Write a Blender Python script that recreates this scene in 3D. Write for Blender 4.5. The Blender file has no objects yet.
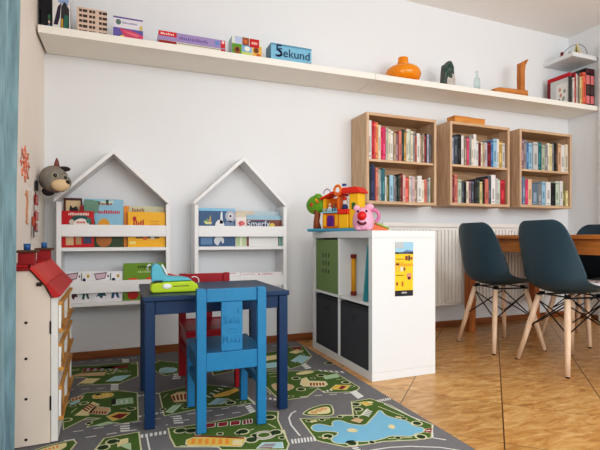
import bpy, bmesh, math, random
from mathutils import Vector, Matrix
random.seed(7)
S = bpy.context.scene
COL = S.collection
PI = math.pi

# ------------------------------------------------------------------ camera model (for laying things out in metres)
F, CX, Y0, CAMH, TH = 444.0, 300.0, 237.3, 0.735, math.radians(21.56)
sT, cT = math.sin(TH), math.cos(TH)
def at(u, v, X=None, Y=None, Z=None):
    a = (u - CX) / F; b = (Y0 - v) / F
    d = (a * cT + sT, -a * sT + cT, b)
    t = X / d[0] if X is not None else Y / d[1] if Y is not None else (Z - CAMH) / d[2]
    return Vector((d[0] * t, d[1] * t, d[2] * t + CAMH))

# room constants
WL, WR, WB, HC = -0.435, 3.885, 2.96, 2.607

# ------------------------------------------------------------------ materials
def lin(c):
    o = []
    for v in c[:3]:
        v = max(0, min(255, v)) / 255.0
        o.append(v / 12.92 if v <= 0.04045 else ((v + 0.055) / 1.055) ** 2.4)
    return (*o, 1.0)
_cache = {}
def mat(rgb, rough=0.55, var=0.06, scale=30.0, metal=0.0, spec=0.4, bump=0.0, name=None):
    rgb = tuple(int(x) for x in rgb)
    key = (rgb, rough, var, scale, metal, spec, bump)
    if key in _cache: return _cache[key]
    m = bpy.data.materials.new(name or 'paint_%d_%d_%d' % rgb); m.use_nodes = True
    nt = m.node_tree; b = nt.nodes['Principled BSDF']
    b.inputs['Roughness'].default_value = rough
    b.inputs['Metallic'].default_value = metal
    b.inputs['Specular IOR Level'].default_value = spec
    tc = nt.nodes.new('ShaderNodeTexCoord'); nz = nt.nodes.new('ShaderNodeTexNoise')
    nz.inputs['Scale'].default_value = scale; nz.inputs['Detail'].default_value = 3
    nt.links.new(tc.outputs['Object'], nz.inputs['Vector'])
    mx = nt.nodes.new('ShaderNodeMix'); mx.data_type = 'RGBA'
    c = lin(rgb)
    mx.inputs['A'].default_value = (*[x * (1 - var) for x in c[:3]], 1)
    mx.inputs['B'].default_value = (*[min(1, x * (1 + var)) for x in c[:3]], 1)
    nt.links.new(nz.outputs['Fac'], mx.inputs['Factor']); nt.links.new(mx.outputs['Result'], b.inputs['Base Color'])
    if bump:
        bp = nt.nodes.new('ShaderNodeBump'); bp.inputs['Strength'].default_value = bump; bp.inputs['Distance'].default_value = 0.002
        nt.links.new(nz.outputs['Fac'], bp.inputs['Height']); nt.links.new(bp.outputs['Normal'], b.inputs['Normal'])
    _cache[key] = m
    return m

def wood(name, light, dark, stretch=(2, 30, 30), rough=0.5, spec=0.35):
    m = bpy.data.materials.new(name); m.use_nodes = True
    nt = m.node_tree; b = nt.nodes['Principled BSDF']
    b.inputs['Roughness'].default_value = rough; b.inputs['Specular IOR Level'].default_value = spec
    tc = nt.nodes.new('ShaderNodeTexCoord'); mp = nt.nodes.new('ShaderNodeMapping'); mp.inputs['Scale'].default_value = stretch
    nz = nt.nodes.new('ShaderNodeTexNoise'); nz.inputs['Scale'].default_value = 2.2; nz.inputs['Detail'].default_value = 6; nz.inputs['Distortion'].default_value = 0.6
    nt.links.new(tc.outputs['Object'], mp.inputs['Vector']); nt.links.new(mp.outputs['Vector'], nz.inputs['Vector'])
    r = nt.nodes.new('ShaderNodeValToRGB')
    r.color_ramp.elements[0].position = 0.3; r.color_ramp.elements[0].color = lin(dark)
    r.color_ramp.elements[1].position = 0.7; r.color_ramp.elements[1].color = lin(light)
    nt.links.new(nz.outputs['Fac'], r.inputs['Fac']); nt.links.new(r.outputs['Color'], b.inputs['Base Color'])
    return m

def floor_mat():
    m = bpy.data.materials.new('travertine_tiles'); m.use_nodes = True
    nt = m.node_tree; N = nt.nodes; L = nt.links; b = N['Principled BSDF']
    g = N.new('ShaderNodeNewGeometry')
    sp = N.new('ShaderNodeSeparateXYZ'); L.new(g.outputs['Position'], sp.inputs[0])
    def M(op, a, bb=None, c=None):
        n = N.new('ShaderNodeMath'); n.operation = op
        for i, x in enumerate((a, bb, c)):
            if x is None: continue
            if isinstance(x, (int, float)): n.inputs[i].default_value = x
            else: L.new(x, n.inputs[i])
        return n.outputs[0]
    per = 0.582
    p = M('DIVIDE', M('ADD', M('SUBTRACT', sp.outputs['Y'], sp.outputs['X']), 0.055 + per * 20), per)
    q = M('DIVIDE', M('ADD', M('ADD', sp.outputs['X'], sp.outputs['Y']), -3.052 + per * 20), per)
    fp = M('ABSOLUTE', M('SUBTRACT', M('FRACT', M('ADD', p, 0.5)), 0.5))
    fq = M('ABSOLUTE', M('SUBTRACT', M('FRACT', M('ADD', q, 0.5)), 0.5))
    gp = M('LESS_THAN', fp, 0.0055); gq = M('MULTIPLY', M('LESS_THAN', fq, 0.0042), 0.75)
    gr = M('MAXIMUM', gp, gq)
    idp = M('FLOOR', p); idq = M('FLOOR', q)
    cid = N.new('ShaderNodeCombineXYZ'); L.new(idp, cid.inputs[0]); L.new(idq, cid.inputs[1])
    wn = N.new('ShaderNodeTexWhiteNoise'); L.new(cid.outputs[0], wn.inputs['Vector'])
    # veining runs across the tiles
    add = N.new('ShaderNodeVectorMath'); add.operation = 'MULTIPLY_ADD'
    L.new(cid.outputs[0], add.inputs[0]); add.inputs[1].default_value = (3.1, 1.7, 0.0); L.new(g.outputs['Position'], add.inputs[2])
    mp = N.new('ShaderNodeMapping'); mp.inputs['Rotation'].default_value = (0, 0, math.radians(16)); mp.inputs['Scale'].default_value = (6.0, 20.0, 1)
    L.new(add.outputs[0], mp.inputs['Vector'])
    nz = N.new('ShaderNodeTexNoise'); nz.inputs['Scale'].default_value = 1.3; nz.inputs['Detail'].default_value = 8; nz.inputs['Roughness'].default_value = 0.62; nz.inputs['Distortion'].default_value = 1.1
    L.new(mp.outputs[0], nz.inputs['Vector'])
    cr = N.new('ShaderNodeValToRGB'); e = cr.color_ramp.elements
    e[0].position = 0.28; e[0].color = lin((164, 112, 60)); e[1].position = 0.78; e[1].color = lin((230, 198, 148))
    k = cr.color_ramp.elements.new(0.45); k.color = lin((194, 146, 88))
    k = cr.color_ramp.elements.new(0.6); k.color = lin((210, 168, 112))
    L.new(nz.outputs['Fac'], cr.inputs['Fac'])
    hs = N.new('ShaderNodeHueSaturation'); L.new(cr.outputs['Color'], hs.inputs['Color'])
    L.new(M('ADD', M('MULTIPLY', wn.outputs['Value'], 0.16), 0.92), hs.inputs['Value'])
    mx = N.new('ShaderNodeMix'); mx.data_type = 'RGBA'; L.new(gr, mx.inputs['Factor']); L.new(hs.outputs['Color'], mx.inputs['A']); mx.inputs['B'].default_value = lin((84, 58, 36))
    L.new(mx.outputs['Result'], b.inputs['Base Color'])
    b.inputs['Roughness'].default_value = 0.3; b.inputs['Specular IOR Level'].default_value = 0.4
    return m

def velvet(name, rgb):
    m = bpy.data.materials.new(name); m.use_nodes = True
    nt = m.node_tree; b = nt.nodes['Principled BSDF']
    b.inputs['Roughness'].default_value = 0.85
    b.inputs['Sheen Weight'].default_value = 0.6; b.inputs['Sheen Tint'].default_value = lin((190, 225, 235))
    tc = nt.nodes.new('ShaderNodeTexCoord'); mp = nt.nodes.new('ShaderNodeMapping'); mp.inputs['Scale'].default_value = (40, 40, 5)
    nz = nt.nodes.new('ShaderNodeTexNoise'); nz.inputs['Scale'].default_value = 1.5; nz.inputs['Detail'].default_value = 5
    nt.links.new(tc.outputs['Object'], mp.inputs[0]); nt.links.new(mp.outputs[0], nz.inputs['Vector'])
    r = nt.nodes.new('ShaderNodeValToRGB'); c = lin(rgb)
    r.color_ramp.elements[0].color = (*[x * 0.75 for x in c[:3]], 1); r.color_ramp.elements[0].position = 0.3
    r.color_ramp.elements[1].color = (*[min(1, x * 1.3) for x in c[:3]], 1); r.color_ramp.elements[1].position = 0.7
    nt.links.new(nz.outputs['Fac'], r.inputs[0]); nt.links.new(r.outputs[0], b.inputs['Base Color'])
    return m

def glass(name, rgb):
    m = bpy.data.materials.new(name); m.use_nodes = True
    b = m.node_tree.nodes['Principled BSDF']
    b.inputs['Base Color'].default_value = lin(rgb); b.inputs['Transmission Weight'].default_value = 0.95
    b.inputs['Roughness'].default_value = 0.05; b.inputs['IOR'].default_value = 1.3
    return m

# ------------------------------------------------------------------ mesh builder
class B:
    def __init__(self):
        self.bm = bmesh.new(); self.mats = []
    def mi(self, m):
        if m not in self.mats: self.mats.append(m)
        return self.mats.index(m)
    def face(self, vs, m, smooth=False):
        f = self.bm.faces.new(vs); f.material_index = self.mi(m); f.smooth = smooth; return f
    def poly(self, pts, m):
        return self.face([self.bm.verts.new(p) for p in pts], m)
    def box(self, x0, x1, y0, y1, z0, z1, m, M=None):
        if x0 > x1: x0, x1 = x1, x0
        if y0 > y1: y0, y1 = y1, y0
        if z0 > z1: z0, z1 = z1, z0
        c = [Vector(p) for p in ((x0,y0,z0),(x1,y0,z0),(x1,y1,z0),(x0,y1,z0),(x0,y0,z1),(x1,y0,z1),(x1,y1,z1),(x0,y1,z1))]
        if M: c = [M @ p for p in c]
        v = [self.bm.verts.new(p) for p in c]
        for q in ((0,3,2,1),(4,5,6,7),(0,1,5,4),(1,2,6,5),(2,3,7,6),(3,0,4,7)): self.face([v[i] for i in q], m)
        return self
    def prism(self, pts, axis, a, b, m, M=None):
        """2-D outline PTS extruded along AXIS from a to b. axis y: pts are (x,z); axis x: (y,z); axis z: (x,y)"""
        def P(p, t):
            r = Vector((p[0], t, p[1])) if axis == 'y' else Vector((t, p[0], p[1])) if axis == 'x' else Vector((p[0], p[1], t))
            return M @ r if M else r
        v0 = [self.bm.verts.new(P(p, a)) for p in pts]; v1 = [self.bm.verts.new(P(p, b)) for p in pts]
        n = len(pts)
        self.face(v0, m); self.face(v1[::-1], m)
        for i in range(n): self.face([v0[i], v1[i], v1[(i+1) % n], v0[(i+1) % n]], m)
        return self
    def cyl(self, p0, p1, r0, r1, m, n=14, caps=True):
        p0, p1 = Vector(p0), Vector(p1); d = (p1 - p0).normalized()
        a = d.orthogonal().normalized(); b = d.cross(a)
        A = [self.bm.verts.new(p0 + r0 * (math.cos(2*PI*i/n) * a + math.sin(2*PI*i/n) * b)) for i in range(n)]
        C = [self.bm.verts.new(p1 + r1 * (math.cos(2*PI*i/n) * a + math.sin(2*PI*i/n) * b)) for i in range(n)]
        for i in range(n): self.face([A[i], A[(i+1) % n], C[(i+1) % n], C[i]], m, True)
        if caps: self.face(A[::-1], m); self.face(C, m)
        return self
    def tube(self, pts, r, m, n=8):
        pts = [Vector(p) for p in pts]; rings = []
        for i, p in enumerate(pts):
            d = (pts[min(i+1, len(pts)-1)] - pts[max(i-1, 0)]).normalized()
            up = Vector((0, 0, 1)) if abs(d.z) < 0.9 else Vector((0, 1, 0))
            a = d.cross(up).normalized(); b = a.cross(d)
            rr = r[i] if isinstance(r, (list, tuple)) else r
            rings.append([self.bm.verts.new(p + rr * (math.cos(2*PI*k/n) * a + math.sin(2*PI*k/n) * b)) for k in range(n)])
        for i in range(len(rings) - 1):
            for k in range(n): self.face([rings[i][k], rings[i][(k+1) % n], rings[i+1][(k+1) % n], rings[i+1][k]], m, True)
        self.face(rings[0][::-1], m); self.face(rings[-1], m)
        return self
    def lathe(self, prof, c, m, n=24):
        """PROF: (radius, z) list; around the vertical through c"""
        c = Vector(c); rings = []
        for r, z in prof:
            rings.append([self.bm.verts.new(c + Vector((max(r, 1e-4) * math.cos(2*PI*k/n), max(r, 1e-4) * math.sin(2*PI*k/n), z))) for k in range(n)])
        for i in range(len(rings) - 1):
            for k in range(n): self.face([rings[i][k], rings[i][(k+1) % n], rings[i+1][(k+1) % n], rings[i+1][k]], m, True)
        self.face(rings[0][::-1], m); self.face(rings[-1], m)
        return self
    def ball(self, c, r, m, u=20, v=12, M=None):
        if not isinstance(r, (tuple, list)): r = (r, r, r)
        c = Vector(c)
        T = Matrix.Translation(c) @ (M if M else Matrix.Identity(4)) @ Matrix.Diagonal((*r, 1))
        res = bmesh.ops.create_uvsphere(self.bm, u_segments=u, v_segments=v, radius=1, matrix=T)
        i = self.mi(m)
        for vv in res['verts']:
            for f in vv.link_faces: f.material_index = i; f.smooth = True
        return self
    def torus(self, c, R, r, m, axis='y', a0=0.0, a1=2*PI, n=28, k=8):
        pts = []
        for i in range(n + 1):
            t = a0 + (a1 - a0) * i / n
            q = (R * math.cos(t), R * math.sin(t))
            pts.append(Vector(c) + (Vector((q[0], 0, q[1])) if axis == 'y' else Vector((0, q[0], q[1])) if axis == 'x' else Vector((q[0], q[1], 0))))
        return self.tube(pts, r, m, k)
    def text(self, s, size, M, m, align='CENTER'):
        cu = bpy.data.curves.new('lettering', 'FONT'); cu.body = s; cu.size = size; cu.align_x = align; cu.align_y = 'CENTER'
        cu.resolution_u = 3
        o = bpy.data.objects.new('lettering', cu); COL.objects.link(o)
        dg = bpy.context.evaluated_depsgraph_get(); me = bpy.data.meshes.new_from_object(o.evaluated_get(dg))
        me.transform(M)
        n0 = len(self.bm.faces); self.bm.from_mesh(me); self.bm.faces.ensure_lookup_table(); i = self.mi(m)
        for f in self.bm.faces[n0:]: f.material_index = i
        bpy.data.objects.remove(o); bpy.data.curves.remove(cu); bpy.data.meshes.remove(me)
        return self
    def build(self, name, parent=None, loc=(0, 0, 0), rot=(0, 0, 0), bevel=0.0, seg=2, normals=True, subsurf=0, solid=0.0):
        if normals: bmesh.ops.recalc_face_normals(self.bm, faces=self.bm.faces[:])
        me = bpy.data.meshes.new(name); self.bm.to_mesh(me); self.bm.free()
        for m in self.mats: me.materials.append(m)
        o = bpy.data.objects.new(name, me); COL.objects.link(o)
        o.location = loc; o.rotation_euler = rot
        if parent: o.parent = parent
        if solid:
            md = o.modifiers.new('solid', 'SOLIDIFY'); md.thickness = solid; md.offset = 0
        if bevel:
            md = o.modifiers.new('bevel', 'BEVEL'); md.width = bevel; md.segments = seg; md.limit_method = 'ANGLE'; md.angle_limit = math.radians(40)
        if subsurf:
            md = o.modifiers.new('sub', 'SUBSURF'); md.levels = subsurf; md.render_levels = subsurf
        return o

def empty(name, label, cat, loc=(0, 0, 0), rz=0.0, group=None):
    o = bpy.data.objects.new(name, None); COL.objects.link(o); o.empty_display_size = 0.05
    o.location = loc; o.rotation_euler = (0, 0, rz); o['label'] = label; o['category'] = cat
    if group: o['group'] = group
    return o
def tag(o, label, cat, group=None):
    o['label'] = label; o['category'] = cat
    if group: o['group'] = group
    return o
def struct(o):
    o['kind'] = 'structure'; return o
def boxo(name, dims, m, parent=None, bevel=0.002, **k):
    return B().box(*dims, m).build(name, parent, bevel=bevel, **k)
def facing(x, y, z, rz=0.0):
    """text frame: reads along +x, faces -y"""
    return Matrix.Translation((x, y, z)) @ Matrix.Rotation(rz, 4, 'Z') @ Matrix.Rotation(PI / 2, 4, 'X')

# common paints
WALL = mat((233, 235, 237), 0.9, 0.012, 6, bump=0.08, name='white_wall_paint')
WALLW = mat((246, 238, 229), 0.9, 0.012, 6, bump=0.08, name='warm_white_wall_paint')
CEIL = mat((244, 242, 240), 0.9, 0.01, 5, name='ceiling_paint')
WHITE = mat((226, 228, 229), 0.4, 0.01, 20, name='white_lacquer')
SHELFW = mat((242, 238, 229), 0.45, 0.02, 20, name='cream_white_laminate')
HOUSEW = mat((238, 238, 238), 0.45, 0.015, 20, name='white_painted_board')
OAK = wood('pale_oak', (216, 188, 160), (186, 154, 124), (30, 30, 2.0))
OAKH = wood('pale_oak_horizontal', (218, 188, 156), (188, 154, 120), (2.0, 30, 30))
WALNUT = wood('honey_wood_table', (210, 142, 76), (172, 104, 48), (26, 2.0, 26), 0.4)
WALNUTV = wood('honey_wood_leg', (198, 126, 66), (152, 90, 44), (26, 26, 2.0), 0.4)
SKIRT = wood('brown_skirting', (168, 108, 60), (124, 74, 38), (1.2, 20, 20), 0.4)
BEECH = wood('pale_beech', (234, 208, 184), (212, 180, 152), (20, 20, 2), 0.5)
PINE = wood('pine_plywood', (214, 164, 92), (176, 122, 58), (12, 3, 12), 0.6)
PINEBOX = wood('orange_pine_box', (226, 160, 84), (196, 126, 58), (2, 20, 20), 0.55)
BLACKM = mat((22, 22, 24), 0.4, 0.03, 30, metal=0.6, name='black_metal')
PAGES = mat((232, 226, 212), 0.8, 0.06, 200, name='book_pages')

# ------------------------------------------------------------------ room shell
struct(B().box(WL - 0.1, 4.6, -2.6, WB + 0.1, -0.1, 0.0, floor_mat()).build('floor'))
struct(B().box(WL - 0.1, 4.6, WB, WB + 0.1, 0, HC, WALL).build('wall_back'))
struct(B().box(WL - 0.1, WL, 1.0, WB, 0, HC, WALLW).box(WL - 0.1, WL, -2.6, -1.2, 0, HC, WALLW).box(WL - 0.1, WL, -1.2, 1.0, 2.3, HC, WALLW).build('wall_left'))
struct(B().box(WR, WR + 0.1, -2.6, WB, 0, HC, WALL).build('wall_right'))
struct(B().box(WL - 0.1, 4.6, -2.6, WB + 0.1, HC, HC + 0.1, CEIL).build('ceiling'))
struct(B().box(WL, 4.0, WB - 0.014, WB, 0, 0.048, SKIRT).build('baseboard_back', bevel=0.003))
struct(B().box(WL, WL + 0.014, 1.0, WB - 0.014, 0, 0.048, SKIRT).build('baseboard_left', bevel=0.003))
struct(B().box(WR - 0.014, WR, 2.66, WB - 0.014, 0, 0.048, SKIRT).build('baseboard_right', bevel=0.003))
struct(B().box(WR - 0.03, WR, 2.54, 2.655, 0, 2.41, WHITE).build('trim_1', bevel=0.004))
# tall window opening behind the curtain (out of the photograph, the daylight comes through it)
w = B()
for y in (-1.2, -0.13, 0.94): w.box(WL - 0.08, WL - 0.02, y, y + 0.06, 0.0, 2.3, WHITE)
for z in (0.0, 2.24): w.box(WL - 0.08, WL - 0.02, -1.2, 1.0, z, z + 0.06, WHITE)
struct(w.build('window_1', bevel=0.003))

# ------------------------------------------------------------------ curtain
cb = B(); VEL = velvet('teal_velvet', (126, 156, 166))
ny, nzv = 140, 24
g = []
for j in range(nzv + 1):
    z = 0.012 + (2.5 - 0.012) * j / nzv
    row = []
    tz = j / nzv
    for i in range(ny + 1):
        t = i / ny
        y = 0.86 + 0.825 * t + 0.03 * (tz - 0.4) * t + 0.008 * math.sin(5 * tz + 3 * t)
        x = -0.352 + 0.026 * (tz - 0.27) - 0.010 + 0.034 * math.sin(2 * PI * t * 9.5 + 0.7 * math.sin(3 * tz) + 0.4) + 0.008 * math.sin(2 * PI * t * 23 + 2 * tz)
        row.append(cb.bm.verts.new((x, y, z)))
    g.append(row)
for j in range(nzv):
    for i in range(ny): cb.face([g[j][i], g[j][i+1], g[j+1][i+1], g[j+1][i]], VEL, True)
tag(cb.build('curtain', solid=0.004), 'teal velvet curtain hanging in folds beside the wooden dollhouse', 'curtain')

# ------------------------------------------------------------------ play rug, its street map laid in as flat patches
RX0, RX1, RY0, RY1 = -0.415, 1.122, 0.72, 2.925
rb = B()
ROAD = mat((122, 121, 124), 0.95, 0.10, 60, bump=0.3, name='rug_road_grey')
EDGEC = mat((212, 210, 176), 0.95, 0.06, 80, name='rug_kerb_cream')
GREEN = mat((82, 110, 48), 0.95, 0.14, 80, bump=0.3, name='rug_lawn_green')
LINEW = mat((226, 226, 222), 0.95, 0.05, 80, name='rug_line_white')
LAKE = mat((128, 186, 214), 0.95, 0.05, 60, name='rug_lake_blue')
CREAM = mat((226, 212, 164), 0.95, 0.06, 80, name='rug_cream')
YELL = mat((226, 192, 96), 0.95, 0.06, 80, name='rug_yellow')
MAROON = mat((142, 40, 48), 0.95, 0.06, 80, name='rug_maroon')
PALEB = mat((168, 206, 212), 0.95, 0.06, 80, name='rug_pale_blue')
PALEG = mat((176, 206, 172), 0.95, 0.06, 80, name='rug_pale_green')
DARK = mat((44, 42, 36), 0.95, 0.06, 80, name='rug_dark')
ORNG = mat((232, 150, 70), 0.95, 0.06, 80, name='rug_orange')
DGREEN = mat((44, 66, 34), 0.95, 0.06, 80, name='rug_tree_green')
BEIGE = mat((206, 178, 140), 0.95, 0.06, 80, name='rug_beige')
LILAC = mat((176, 172, 186), 0.95, 0.06, 80, name='rug_lilac_grey')
rb.box(RX0, RX1, RY0, RY1, 0.0, 0.0055, ROAD)
ZL = 0.0056
def fl(p): q = at(p[0], p[1], Z=ZL); return Vector((q.x, q.y))
def clampr(p): return Vector((min(max(p.x, RX0 + 0.003), RX1 - 0.003), min(max(p.y, RY0 + 0.003), RY1 - 0.003)))
def area(pp): return 0.5 * sum(pp[i].x * pp[(i+1) % len(pp)].y - pp[(i+1) % len(pp)].x * pp[i].y for i in range(len(pp)))
def offset(pp, d):
    n = len(pp); out = []
    for i in range(n):
        e0 = (pp[i] - pp[i-1]); e1 = (pp[(i+1) % n] - pp[i])
        n0 = Vector((e0.y, -e0.x)).normalized(); n1 = Vector((e1.y, -e1.x)).normalized()
        b = (n0 + n1)
        if b.length < 0.3: b = n0
        b.normalize(); out.append(pp[i] + b * d / max(0.6, b.dot(n0)))
    return out
def flat(pp, layer, m):
    pp = [clampr(p) for p in pp]
    if area(pp) < 0: pp = pp[::-1]
    try: rb.poly([(p.x, p.y, ZL + 0.00025 * layer) for p in pp], m)
    except Exception: pass
def smoothp(pp, it=2):
    for _ in range(it):
        q = []
        for i in range(len(pp)):
            a, b = pp[i], pp[(i+1) % len(pp)]
            q += [a.lerp(b, 0.25), a.lerp(b, 0.75)]
        pp = q
    return pp
def patch(px, layer, m, edge=EDGEC, d=0.006, rnd=0):
    pp = [fl(p) for p in px]
    if area(pp) < 0: pp = pp[::-1]
    if rnd: pp = smoothp(pp, rnd)
    if edge: flat(offset(pp, d), layer, edge)
    flat(pp, layer + 1, m)
def line(px, wd, m=LINEW, layer=3, dash=0.0, world=False):
    pp = [Vector(p) for p in px] if world else [fl(p) for p in px]
    for i in range(len(pp) - 1):
        a, b = pp[i], pp[i+1]; L = (b - a).length
        if L < 1e-4: continue
        d = (b - a) / L; n = Vector((-d.y, d.x)) * wd / 2
        segs = [(0, L)] if not dash else [(s, min(L, s + dash)) for s in [k * dash * 2 for k in range(int(L / (2 * dash)) + 1)]]
        for s0, s1 in segs:
            p, q = a + d * s0, a + d * s1
            flat([p - n, q - n, q + n, p + n], layer, m)
def stripes(px4, n, m=LINEW, layer=3, fill=0.6):
    a, b, c, d = [fl(p) for p in px4]
    for i in range(n):
        t0 = i / n; t1 = (i + fill) / n
        flat([a.lerp(b, t0), a.lerp(b, t1), d.lerp(c, t1), d.lerp(c, t0)], layer, m)
def ring(u, v, r, m_in=DGREEN, layer=4, ratio=1.0, edge=EDGEC, wd=0.007):
    c = fl((u, v)); n = 14
    pts = lambda R: [c + Vector((R * math.cos(2*PI*k/n), R * ratio * math.sin(2*PI*k/n))) for k in range(n)]
    flat(pts(r + wd), layer, edge); flat(pts(r), layer + 1, m_in)

# lawns
patch([(66,367),(95,365.5),(137,362),(137.3,376),(119,383.5),(78,385),(88,378),(64,376)], 1, GREEN)
patch([(64,412),(70,401),(86,393),(120,391),(136.7,393),(137.5,420.5),(121.7,423.5),(108,421.5),(88,427),(93,421),(101.7,418),(87,417.5),(64,429)], 1, GREEN)
patch([(94,452),(105,438.5),(138,432.5),(140.5,452)], 1, GREEN)
patch([(169,428.5),(200,424.5),(240,417),(258,411),(277.5,412),(277,420),(288,444),(286,449.5),(222,449.5),(219,446.5),(176,446.5),(171,437)], 1, GREEN)
patch([(160,393),(181,388),(196,384),(236,388),(254,402.5),(228,406.5),(205,407.5),(187,411),(165,415.5)], 1, GREEN)
patch([(153,364.5),(160,361),(180,363),(184,371),(166,375.5),(155,370.5)], 1, GREEN)
patch([(263,371.5),(287,371.5),(317,370.5),(335,373),(359,387.5),(355,391.5),(325,392.5),(318,388),(306,397),(287,399.5),(277,397),(263,383)], 1, GREEN)
patch([(287,347.5),(303,346),(311,356.5),(303,364.5),(290,369),(285,362)], 1, GREEN)
patch([(262,353),(284,350.5),(282,362),(284,367.5),(262,370)], 1, GREEN)
patch([(206,357),(232,354),(233,371),(214,375)], 1, GREEN)
patch([(336,417.5),(354,415),(352,402),(364,400),(370,399),(390,405.5),(410,416.5),(432,425),(430.5,437.5),(416,439.5),(384,441),(366,444),(346,446.5),(322,441.5),(317,440),(301,419)], 1, GREEN)
patch([(30,452),(50,445.3),(73,440.5),(75.5,443),(68,452)], 1, GREEN)
patch([(303,415),(305,412),(313,407.5),(330,403.5),(333,410.5),(332,416)], 1, GREEN, rnd=2)
# lake with islands
patch([(311,428),(314,425),(320,424),(334,427.5),(332,422),(339,420),(350,424.5),(366,426),(370,421),(376,415),(380,409.5),(385,416),(397,419),(408,421.5),(413,426.5),(424,428),(423,432.5),(415,433.5),(413,436.5),(390,435.5),(384,438.5),(370,441.5),(350,441.5),(346,444),(334,443),(331,438.5),(339,434.5),(338,432),(326,431),(316,432)], 3, LAKE, rnd=2, d=0.005)
patch([(347,430),(352,428.5),(358,430.5),(355,432.5),(349,432)], 5, CREAM, rnd=2, d=0.003)
patch([(388,427),(391,424.5),(395,426.5),(393,429.5)], 5, CREAM, rnd=2, d=0.003)
patch([(424,432),(426.5,429.2),(432,428.4),(431,433.5)], 5, MAROON, d=0.003); line([(426,431.3),(430.5,430.8)], 0.008, layer=7)
for u, v in ((328,436.5),(352,443.5),(356,404.5),(358,409.5),(417,423.5),(421,437)): ring(u, v, 0.016, layer=4)
patch([(305.5,414.5),(312,410),(328,406),(330.5,410.5),(329,414)], 3, CREAM, rnd=2, d=0.002)
for u, v in ((319,410.5),(324,409),(314,412.5)): ring(u, v, 0.010, BEIGE, 5, edge=ORNG, wd=0.004)
line([(339,415.5),(361,415.7),(368,409)], 0.010, EDGEC, 4); stripes([(362,415),(366,409),(373,411),(369,417)], 4, layer=5)
patch([(350,421),(356,418),(364,420),(360,423.5)], 5, BEIGE, d=0.003, edge=DARK)
patch([(360,402.5),(368,401.5),(372,404.5),(366,406)], 3, YELL, d=0.003)
# buildings, upper left
patch([(72,375.5),(80,373.5),(106,372.2),(104,375.5),(76,376.5)], 3, BEIGE, d=0.002)
patch([(79,383.5),(87,378.6),(100,378.6),(92,383.5)], 3, CREAM, d=0.003)
patch([(106,381.5),(115,376.4),(131,375),(121,380.8)], 3, PALEB, d=0.003, edge=LINEW)
patch([(82,372.3),(84,368.6),(113,366.3),(113.5,368.8),(128,367.6),(128,365)], 3, MAROON, d=0.002, edge=EDGEC)
for i in range(5): stripes([(86+7*i,371.2),(89+7*i,370.8),(90+7*i,368.4),(87+7*i,368.8)], 1, LILAC, 5, 1)
for u, v in ((75.5,370),(108.5,370.5),(110.5,373.5),(117,371.5),(124,371.3),(134.5,363.5)): ring(u, v, 0.013, GREEN, 4, wd=0.006)
# buildings, left middle
patch([(75,415.5),(93,402),(99,404.5),(92,412),(88,415.7)], 3, CREAM, d=0.003); stripes([(82,409),(91,403),(96,405.5),(87,412)], 4, MAROON, 5, 0.55)
patch([(88,413.5),(95,406.5),(109.5,408),(110,411.5),(106,414.8)], 3, BEIGE, d=0.003, edge=LINEW); stripes([(91,411.3),(107.5,411.8),(107,414.2),(90,413.7)], 6, MAROON, 5, 0.55)
patch([(92,396.5),(96,393.8),(112,392.6),(114,396),(104,398.5),(94,399)], 3, YELL, rnd=1, d=0.003); stripes([(98,395.5),(110,394.2),(110,396.3),(99,397.5)], 3, CREAM, 5, 0.6)
patch([(112,400),(132.5,397.6),(133,403.5),(113,405.6)], 3, PALEG, d=0.002); stripes([(115,401),(131,399.2),(131,402.8),(116,404.3)], 3, LINEW, 5, 0.3)
patch([(111.5,399.5),(116,399),(116,404.5),(111.5,405)], 5, DARK, None)
patch([(107,416.5),(117,412.5),(130,413),(124,418),(113,421)], 3, YELL, d=0.003); patch([(112,417),(119,414.3),(127,414.4),(120,418.6)], 5, MAROON, d=0.003, edge=DARK)
patch([(71,398.5),(84,395.5),(82,399),(72,401.5)], 3, BEIGE, d=0.002); stripes([(72,399.5),(83,396.5),(82,398.5),(72,401)], 3, MAROON, 5, 0.5)
patch([(70,403),(80,399.5),(79,402.5),(71,405.5)], 3, PALEB, d=0.002)
for u, v in ((67,420.2),(131.5,409),(84,403.5)): ring(u, v, 0.014, GREEN, 4)
patch([(92,426),(104,423),(118,422.5),(100,426)], 3, PALEG, d=0.002)
# buildings, bottom left
for u, v in ((112.5,441.8),(103,447.8)): ring(u, v, 0.018, DGREEN, 4)
patch([(117.5,440.5),(127.5,438.5),(127.5,443),(118,447)], 3, CREAM, d=0.003); patch([(121,446),(130,443.5),(131,450)], 3, PALEG, d=0.003)
patch([(38,450.5),(52,446),(66,443),(66,446.5),(60,450.5)], 3, CREAM, d=0.002); stripes([(44,449.5),(60,445),(60,447.5),(46,451)], 4, ORNG, 5, 0.5)
# centre, under the table
patch([(170.5,395.5),(178,392),(190,391),(190,401.5),(174,402.5)], 3, CREAM, d=0.003, edge=MAROON); stripes([(172,396),(188,393.5),(188,399.5),(174,401)], 4, MAROON, 5, 0.5)
patch([(166,412),(174,405.5),(181,405),(172,413)], 3, PALEG, d=0.003, edge=LINEW)
patch([(212,396),(236,388),(239.5,390.5),(228,396),(215,397.7)], 3, YELL, d=0.004, edge=DARK)
stripes([(205,396),(225,384),(230,385),(210,398)], 5, LINEW, 4, 0.3)
patch([(208,405),(217,398.5),(228,399),(222,404)], 3, PALEB, d=0.003, edge=LINEW); line([(215,405),(227,398.5),(232,401)], 0.006, EDGEC, 4)
ring(230.5, 403, 0.018, DGREEN, 4)
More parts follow.
